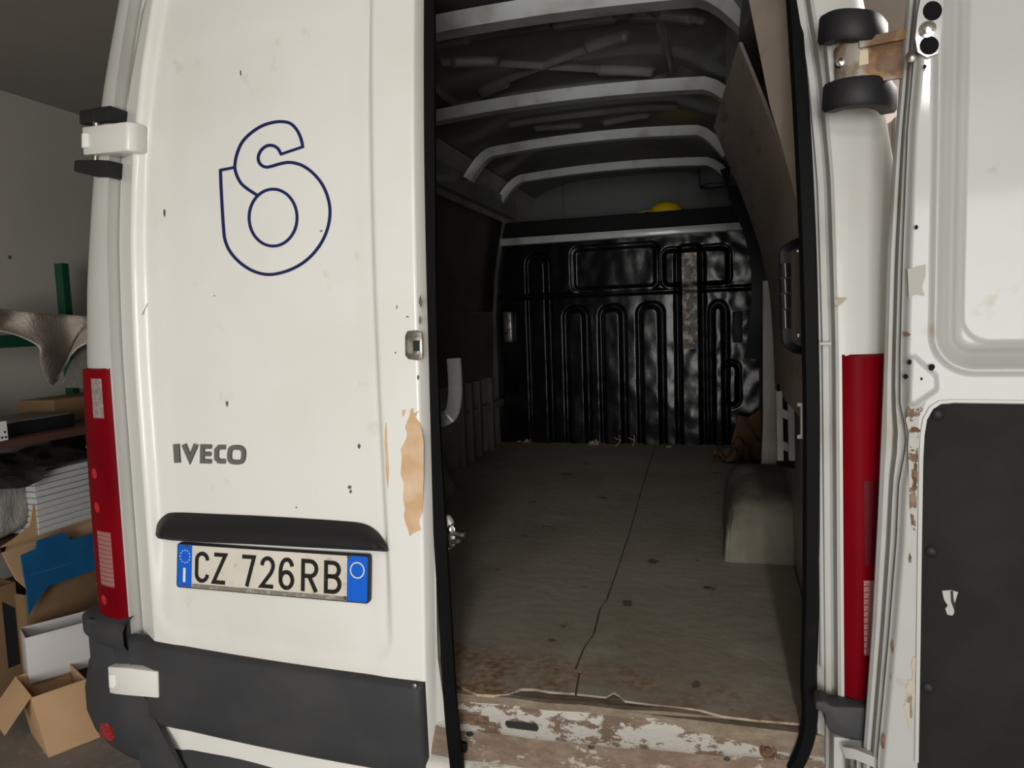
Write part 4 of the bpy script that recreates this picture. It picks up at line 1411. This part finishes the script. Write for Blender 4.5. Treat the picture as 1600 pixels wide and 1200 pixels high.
# grab handle on the right pillar: black loop with ribbed grip
gy = 1.72
gp = catmull([PY(1252, 377, gy + .02), PY(1240, 382, gy), PY(1226, 392, gy - .01), PY(1225, 410, gy - .01), PY(1226, 460, gy - .01), PY(1228, 520, gy - .01), PY(1231, 536, gy - .01), PY(1242, 545, gy), PY(1254, 548, gy + .02)], 5)
GH = sweep('grab_handle', gp, [(-.010, -.008), (.008, -.008), (.010, 0), (.008, .008), (-.010, .008)], BLACKPL, VAN, up=Vector((0, -1, 0)))
for a, b in ((412, 433), (436, 457), (460, 482), (485, 513)):
    sweep('grip_ring', [PY(1226.5, a, gy - .012), PY(1227.5, b, gy - .012)], 0.0118, mat('shiny_black_plastic', (0.02, 0.02, 0.02), 0.18), GH)
prism('handle_plate', [PY(*p, gy + .03) for p in ((1237, 388), (1250, 380), (1254, 540), (1238, 532))], (0.002, 0.006, 0), HARDB, GH)
for px, py in ((1248, 391), (1249, 524)):
    lathe('handle_screw', PY(px, py, gy + 0.026), (0, -1, 0), [(0.006, 0), (0.005, 0.003), (0, 0.004)], CHROME, GH, 10)

# wheel arch box covered with old grey fabric
AX1 = XC + 0.862
AY0, AY1, AH = 2.46, 3.25, 0.212


def arch_pt(a, b):
    """a 0..1 from floor on the inside edge over the top to the side; b 0..1 rear to front"""
    wdt = 0.222
    th = math.radians(90 * a)
    n = 2 / 5.0
    cx_, sz_ = max(0, math.cos(th)) ** n, max(0, math.sin(th)) ** n
    hb = max(0.0, 1 - abs(2 * b - 1) ** 7) ** 0.22
    h = AH * sz_ * hb
    x = wdt * (1 - cx_)
    nz = 0.010 * mnoise.noise(Vector((a * 4, b * 9, 1.7))) + 0.004 * mnoise.noise(Vector((a * 14, b * 22, 4.7)))
    k = sz_ * hb
    y = AY0 + (AY1 - AY0) * b + 0.05 * k * (1 - b) ** 6 + nz * 0.6
    return Vector((AX1 - wdt + x + 0.02 * k * (1 - a) + nz * (1 - a), y, FZ + 0.004 + h + nz * a * hb))


gridmesh('wheel_arch_cover', frange(0, 1, 48), [0, .002, .006, .012, .02, .03, .045, .06, .08, .1, .14, .2, .3, .4, .5, .6, .7, .8, .9, .95, .98, 1], arch_pt, ARCH, VAN, 'all')
gridmesh('wheel_arch_cover', frange(0, 1, 30), [0, .004, .012, .03, .06, .1, .2, .5, .8, .9, .96, 1], lambda a, b: Vector((2 * XC - arch_pt(a, b).x, arch_pt(a, b).y, arch_pt(a, b).z)), ARCH, VAN, 'all')
for i, c in enumerate((((1020, 877), 8, 4), ((981, 943), 8, 6), ((1088, 1070), 6, 6), ((862, 1001), 7, 3))):
    prism('floor_stain', [PZ(*p, FZ + 0.0058) for p in blob(*c[0], c[1], c[2], 16, 0.3, i + 20)], (0, 0, 0.0004), mat('floor_stain', (0.15, 0.125, 0.10), 0.7), VAN, smooth=False)

# ------------------------------------------------------------------ loose things inside the van
hc = PY(1040, 336, BY + 0.16)
hc.z = zt_ - 0.055
HAT = empty('hard_hat', hc)
tag(HAT, 'yellow hard hat behind the black ledge above the bulkhead', 'helmet')
lathe('hat_shell', hc, (0, 0, 1), [(0.120, 0), (0.122, 0.02), (0.118, 0.06), (0.100, 0.10), (0.07, 0.125), (0.03, 0.137), (0.0, 0.14)], YELLOW, HAT, 28)
gridmesh('hat_brim', frange(-1, 1, 15), [0, 1], lambda t, v: hc + Vector((-(0.115 + 0.10 * v) * math.cos(t * 0.9), (0.115 + 0.05 * v) * math.sin(t * 0.9), 0.075 - 0.012 * v)), YELLOW, HAT, 'all', thick=(0, 0, 0.005))
box('hat_shelf', (XC - 0.8, BY + 0.101, hc.z - 0.03), (XC + 0.8, BY + 0.40, hc.z), BLACKPL, VAN, 0.004)


def crumple(name, c, sx_, sy_, sz_, m, seed, label, cat, group=None):
    n = 12
    o = gridmesh(name, frange(-1, 1, n), frange(-1, 1, n), lambda a, b: Vector(c) + Vector((a * sx_, b * sy_, sz_ * abs(mnoise.noise(Vector((a * 1.6 + seed, b * 1.6, seed)))) * 2 + 0.002)), m, None, 30, thick=(0, 0, 0.002))
    return tag(o, label, cat, group)


fz2 = FZ + 0.0062
crumple('cardboard_scrap', PZ(1158, 722, fz2) + Vector((-0.02, 0.06, 0)), 0.13, 0.16, 0.10, CARDDARK, 3.2, 'crumpled brown cardboard scrap on the van floor by the bulkhead', 'cardboard')
pb = PZ(1165, 722, fz2) + Vector((0.01, 0.25, 0))
o = prism('cardboard_flap', [pb + Vector(v) for v in ((-0.10, 0, 0.0), (0.12, 0.1, 0), (0.10, 0.16, 0.26), (0.02, 0.14, 0.20), (-0.04, 0.10, 0.22))], (0.0, 0.006, 0.002), CARDDARK, None, smooth=False)
tag(o, 'brown cardboard flap standing against the right inner pillar', 'cardboard')
paper = mat('dirty_paper', (0.34, 0.28, 0.20), 0.8)
for i, (px, py, s_, lab) in enumerate(((929, 695, .035, 'largest beige paper scrap at the foot of the black bulkhead'), (824, 692, .022, 'small beige scrap left of the others under the bulkhead'), (1045, 700, .014, 'tiny pale scrap right of the twigs under the bulkhead'), (812, 691, .014, 'tiny pale scrap at the far left end of the bulkhead'))):
    crumple('paper_scrap', PZ(px, py, fz2), s_, s_ * 1.2, s_ * .7, paper, i * 2.3, lab, 'paper', 'scraps below the bulkhead')
for i, (px, dx, lab) in enumerate(((962, .03, 'pale forked twig lying left of the other below the bulkhead'), (988, .012, 'pale upright twig propped on the bulkhead foot'))):
    p = PZ(px, 697, fz2)
    T = empty('twig', p)
    tag(T, lab, 'twig', 'twigs below the bulkhead')
    sweep('stem', [p, p + Vector((dx, .03, .03)), p + Vector((dx * .6, .04, .065))], 0.003, paper, T)
    sweep('side_shoot', [p + Vector((dx, .03, .03)), p + Vector((dx - .04, .03, .05))], 0.0025, paper, T)

# ------------------------------------------------------------------ rack and clutter along the left wall
RK = empty('storage_rack', (-3.1, 3.0, 0))
tag(RK, 'green metal storage rack against the left garage wall', 'rack')
gp_ = PX(99, 450, -3.25)
for y, h in ((gp_.y, PX(97, 412, -3.25).z), (gp_.y + 1.6, 1.95), (1.4, 0.9)):
    bm = bmesh.new()
    if y > 2:
        sweep('post', [(-3.25, y, 0), (-3.25, y, h)], [(-.025, -.02), (.025, -.02), (.025, .02), (-.025, .02)], GREEN, RK, smooth=False)
gr = PX(10, 535, -3.1)
sweep('cross_rail', [(-3.20, gr.y - 0.5, gr.z), (-3.20, gp_.y + 1.6, gr.z + .02)], [(-.015, -.03), (.015, -.03), (.015, .03), (-.015, .03)], GREEN, RK, smooth=False)
s1 = PX(60, 684, -2.72)
SH = box('shelf_board', (-3.42, 1.75, s1.z - 0.022), (-2.72, 4.4, s1.z + 0.010), SHELF, RK, 0.003)
s2 = PX(60, 735, -2.72)
box('shelf_board', (-3.42, 1.75, s2.z - 0.315), (-2.80, 4.4, s2.z - 0.29), SHELF, RK, 0.003)
ST = s1.z + 0.010
# draped bubble wrap over the cross rail
dr_top = [(-10, 483), (20, 484), (50, 489), (80, 491), (105, 492), (132, 494), (160, 496)]
dr_bot = [(-10, 515), (8, 519), (45, 540), (64, 562), (97, 601), (122, 545), (160, 525)]
dtp = catmull([PX(a, b, -3.05 - 0.04 * math.sin(i * 2.1)) for i, (a, b) in enumerate(dr_top)], 5)
dbt = catmull([PX(a, b, -2.95 - 0.05 * math.sin(i * 1.7)) for i, (a, b) in enumerate(dr_bot)], 5)


def drape_pt(u, v):
    k = min(len(dtp) - 1, int(round(u * (len(dtp) - 1))))
    a_, b_ = dtp[k], dbt[min(len(dbt) - 1, k)]
    if v < 0:                       # folded back over the rack post
        return Vector((a_.x + v * 0.22, a_.y, a_.z + 0.012 * math.sin(-v * math.pi) - 0.03 * v * v))
    return a_.lerp(b_, v) + Vector((0.05 * math.sin(v * 5 + u * 9) * v, 0, 0))


dv = gridmesh('bubble_wrap_sheet', frange(0, 1, len(dtp)), [-1, -.6, -.3] + frange(0, 1, 14), drape_pt, WRAP, None, 'all', thick=(-0.003, 0, -0.002))
tag(dv, 'tan bubble wrap sheet draped over the green rail', 'bubble wrap')
dr2 = [PX(*p, -3.05) for p in ((104, 606), (98, 600), (122, 540), (160, 520), (160, 606))]
o = prism('bubble_wrap_sheet', dr2, (-0.005, 0, 0), mat('grey_tan_film', (0.30, 0.275, 0.24), 0.4, bump=0.4, bscale=40), None, smooth=False)  # one even film colour, darker than the bubble wrap
tag(o, 'thin translucent film hanging behind the bubble wrap near the van', 'plastic film')
# on the shelf
q = PX(100, 650, -2.95)
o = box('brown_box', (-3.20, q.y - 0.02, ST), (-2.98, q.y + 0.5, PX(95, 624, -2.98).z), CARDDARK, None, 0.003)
tag(o, 'flat brown box at the back of the upper rack shelf', 'box')
q = PX(60, 668, -2.85)
TR = empty('black_tray', (-2.95, q.y, ST))
tag(TR, 'long black plastic tray with grey top on the rack shelf', 'tray')
box('tray_body', (-3.05, q.y - 0.26, ST), (-2.80, q.y + 0.14, ST + 0.055), BLACKPL, TR, 0.006)
box('tray_top', (-3.04, q.y - 0.25, ST + 0.0555), (-2.81, q.y + 0.13, ST + 0.066), mat('grey_lid', (0.12, 0.115, 0.11), 0.5), TR, 0.003)
o = gridmesh('dark_film_heap', frange(-1, 1, 24), frange(-1, 1, 16), lambda a, b: Vector((-3.14 + 0.07 * b, q.y - 0.43 + 0.36 * a, ST + 0.004 + max(0, (1 - a * a) * (1 - b * b)) * (0.13 + 0.10 * mnoise.noise(Vector((a * 3, b * 3, 2)))))), BLACKFILM, None, 'all')
tag(o, 'heap of dark plastic film behind the black tray', 'plastic film')
wc = [PX(*p, -2.73) for p in ((-14, 660), (10, 658), (13, 687), (-14, 693))]
wc = [Vector((p.x, p.y, max(p.z, ST))) for p in wc]
CARDO = empty('card', (-2.73, wc[0].y, ST))
tag(CARDO, 'small white card with dark dots propped on the shelf edge', 'card')
prism('card_sheet', wc, (-0.003, 0, 0), WHITEPRINT, CARDO)
for p in ((3.5, 684), (9.5, 683), (8, 675)):
    prism('printed_mark', [PX(*v, -2.7285) for v in ((p[0] - 1.6, p[1] - 1.5), (p[0] + 1.6, p[1] - 1.5), (p[0] + 1.6, p[1] + 1.5), (p[0] - 1.6, p[1] + 1.5))], (-0.001, 0, 0), BLACKPL, CARDO, smooth=False)
# pale board leaning behind under the shelf
lb = [PX(*p, -3.1) for p in ((-20, 690), (115, 664), (115, 700), (60, 712), (-20, 735))]
z2 = s2.z - 0.29
o = prism('pale_board', [Vector((-3.12, lb[0].y - 0.2, z2)), Vector((-3.12, lb[1].y, z2)), Vector((-3.30, lb[1].y, s1.z - 0.025)), Vector((-3.30, lb[0].y - 0.2, s1.z - 0.025))], (-0.02, 0, 0), PANELW, None, 0.002)
tag(o, 'pale grey board leaning at the back under the upper shelf', 'board')
# stack of white slat panels on the lower shelf
pt, pb_ = PX(90, 735, -2.74), PX(90, 784, -2.74)
n_st = 10
hh = (pt.z - z2) / n_st
for i in range(n_st):
    o = box('slat_panel', (-3.09, PX(52, 755, -2.80).y, z2 + i * hh), (-2.795 + 0.002 * (i % 3), PX(52, 755, -2.80).y + 0.75, z2 + (i + 0.90) * hh), PANELW, None, 0.003)
    lab = 'white slat panel at the bottom of the stack on the lower rack shelf' if i == 0 else ('white slat panel on top of the stack under the dark film' if i == n_st - 1 else '%s white slat panel counted up from the bottom of the rack stack' % ('', 'second', 'third', 'fourth', 'fifth', 'sixth', 'seventh', 'eighth', 'ninth')[i])
    tag(o, lab, 'panel', 'stacked white slat panels')
yst = PX(52, 755, -2.80).y
o = gridmesh('dark_film_sheet', frange(0, 1, 30), frange(0, 1, 10), lambda a, b: Vector((-2.75 - 0.42 * b + 0.02 * math.sin(9 * a), yst - 0.30 + 1.05 * a, pt.z + 0.014 + 0.03 * abs(mnoise.noise(Vector((a * 6, b * 4, 5)))) * 2 + 0.02 * b - (0.05 * (1 - b) ** 6 if a < 0.28 else 0.0))), BLACKFILM, None, 'all')
tag(o, 'crinkled dark film lying over the stacked white panels', 'plastic film')
# wrapped bundle hanging in front of the lower shelf
bc = PX(2, 795, -2.95)
bc.z = z2 + 0.152


def bundle_pt(t, v):
    k = (1 - abs(v) ** 5 * 0.55)
    c_, s_ = math.cos(t), math.sin(t)
    q_ = (abs(c_) ** 4 + abs(s_) ** 4) ** -0.25
    nz = 0.006 * mnoise.noise(Vector((c_ * 3.5, s_ * 3.5, v * 2)))
    return bc + Vector((0.12 * k * c_ * q_ + nz, 0.135 * k * s_ * q_ + nz - 0.07, 0.132 * v + nz - 0.012 * c_))


o = gridmesh('wrapped_bundle', frange(0, 2 * math.pi, 40), [-1.0] + frange(-0.99, 0.99, 26) + [1.0], bundle_pt, FOIL, None, 'all')
tag(o, 'grey film-wrapped bundle beside the stacked white panels', 'bundle')


# cartons
def open_carton(name, A, B, depth, h, m, label, cat='box', t=0.006, z0=0.0, flaps=(), m_in=None, tilt=0.0):
    """A,B: lower front corners; depth vector: away from the front"""
    R_ = empty(name, (A + B) / 2 + depth / 2)
    tag(R_, label, cat)
    ax = (B - A).normalized()
    dn = depth.normalized()
    up = Vector((0, 0, h)) + (dn * 0.03 - ax * 0.03) * tilt
    prism('front_wall', [A, B, B + up, A + up], dn * t, m, R_, 0.001)
    prism('back_wall', [A + depth, B + depth, B + depth + up, A + depth + up], -dn * t, m_in or m, R_, 0.001)
    prism('side_wall', [A + dn * t, A + depth - dn * t, A + depth - dn * t + up, A + dn * t + up], ax * t, m, R_, 0.001)
    prism('side_wall', [B + dn * t, B + depth - dn * t, B + depth - dn * t + up, B + dn * t + up], -ax * t, m, R_, 0.001)
    prism('base', [A, B, B + depth, A + depth], (0, 0, t), m, R_)
    for k, (wall, ln, vec) in enumerate(flaps):
        e = {'front': (A + up, B + up), 'back': (A + depth + up, B + depth + up), 'left': (A + up, A + depth + up), 'right': (B + up, B + depth + up)}[wall]
        v = Vector(vec).normalized() * ln
        ins = (e[1] - e[0]) * 0.03
        prism('flap', [e[0] + ins, e[1] - ins, e[1] - ins + v, e[0] + ins + v], (0.003, 0.002, 0.003), m, R_)
    return R_


A1, B1 = PZ(76, 1184, 0), PZ(160, 1150, 0)
ax1 = (B1 - A1).normalized()
dn1 = Vector((-ax1.y, ax1.x, 0))
if dn1.x > 0:
    dn1 = -dn1
hA = 0.235
open_carton('open_carton', A1, B1, dn1 * 0.25, hA, CARD, 'open brown carton on the floor beside the van bumper, white box in it', tilt=1.0, flaps=(('left', 0.14, (-ax1.x, -ax1.y, -1.2)),))
# white open box tilted in the carton
wz = hA - 0.03
F0 = PX(45, 1072, -2.55)
F0.z = 0.20
A2 = PZ(46, 1070, 0.20)
B2 = PZ(158, 1036, 0.20)
ax2 = (B2 - A2).normalized()
dn2 = Vector((-ax2.y, ax2.x, 0))
if dn2.x > 0:
    dn2 = -dn2
dep2 = dn2 * 0.14
open_carton('white_box', A2, B2, dep2, 0.19, WHITECARD, 'open white coated box standing in the brown carton', t=0.004)
# brown carton with blue printed insert further back
A3, B3 = PX(46, 1010, -2.80), PX(170, 965, -2.76)
A3.z = B3.z = 0.0
ax3 = (B3 - A3).normalized()
dn3 = Vector((-ax3.y, ax3.x, 0))
if dn3.x > 0:
    dn3 = -dn3
h3 = PX(44, 925, -2.82).z
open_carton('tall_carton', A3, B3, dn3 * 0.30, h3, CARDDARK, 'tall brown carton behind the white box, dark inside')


def panel_px(name, pxs, x, m, label, cat, thick=0.006):
    o_ = prism(name, [PX(a, b, x) for a, b in pxs], (-thick, 0, 0), m, None, smooth=False)
    return tag(o_, label, cat)


panel_px('carton_sheet', ((0, 856), (22, 842), (47, 822), (52, 790), (95, 777), (165, 760), (165, 885), (60, 935), (26, 906), (12, 880)), -2.80, CARD, 'large tan cardboard sheet standing behind the blue one', 'cardboard')
panel_px('blue_sheet', ((33, 868), (56, 858), (58, 845), (95, 833), (104, 834), (110, 844), (165, 828), (165, 885), (76, 916), (60, 936), (45, 962), (42, 920), (37, 895)), -2.74, BLUECARD, 'blue printed cardboard sheet with a stepped top edge', 'cardboard')
ribbon_o = ribbon('fold_line', [(46, 899), (75, 891), (110, 880)], 0.8, lambda a, b, h: PX(a, b, -2.74 + h), mat('pale_blue_print', (0.05, 0.2, 0.38), 0.6), bpy.data.objects['blue_sheet'], h=0.0006)
# left dark carton seen end-on
A4, B4 = PX(-40, 1030, -2.92), PX(36, 1000, -2.86)
A4.z = B4.z = 0
ax4 = (B4 - A4).normalized()
dn4 = Vector((-ax4.y, ax4.x, 0))
if dn4.x > 0:
    dn4 = -dn4
A4, B4 = PZ(-70, 1052, 0.0), PZ(30, 1030, 0.0)
A4 = PX(-60, 985, -2.90)
B4 = PX(31, 980, -2.86)
A4.z = B4.z = 0
ax4 = (B4 - A4).normalized()
dn4 = Vector((-ax4.y, ax4.x, 0))
if dn4.x > 0:
    dn4 = -dn4
h4 = PX(30, 908, -2.85).z
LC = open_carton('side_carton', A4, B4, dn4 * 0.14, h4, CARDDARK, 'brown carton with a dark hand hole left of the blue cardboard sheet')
hh0 = A4.lerp(B4, 0.72)
prism('hand_hole', [hh0 + ax4 * 0.0 + Vector((0, 0, h4 * .35)) - dn4 * 0.001, B4 - ax4 * 0.012 + Vector((0, 0, h4 * .35)) - dn4 * 0.001, B4 - ax4 * 0.012 + Vector((0, 0, h4 * .80)) - dn4 * 0.001, hh0 + Vector((0, 0, h4 * .88)) - dn4 * 0.001], -dn4 * 0.0006, BLACKPL, LC, smooth=False)
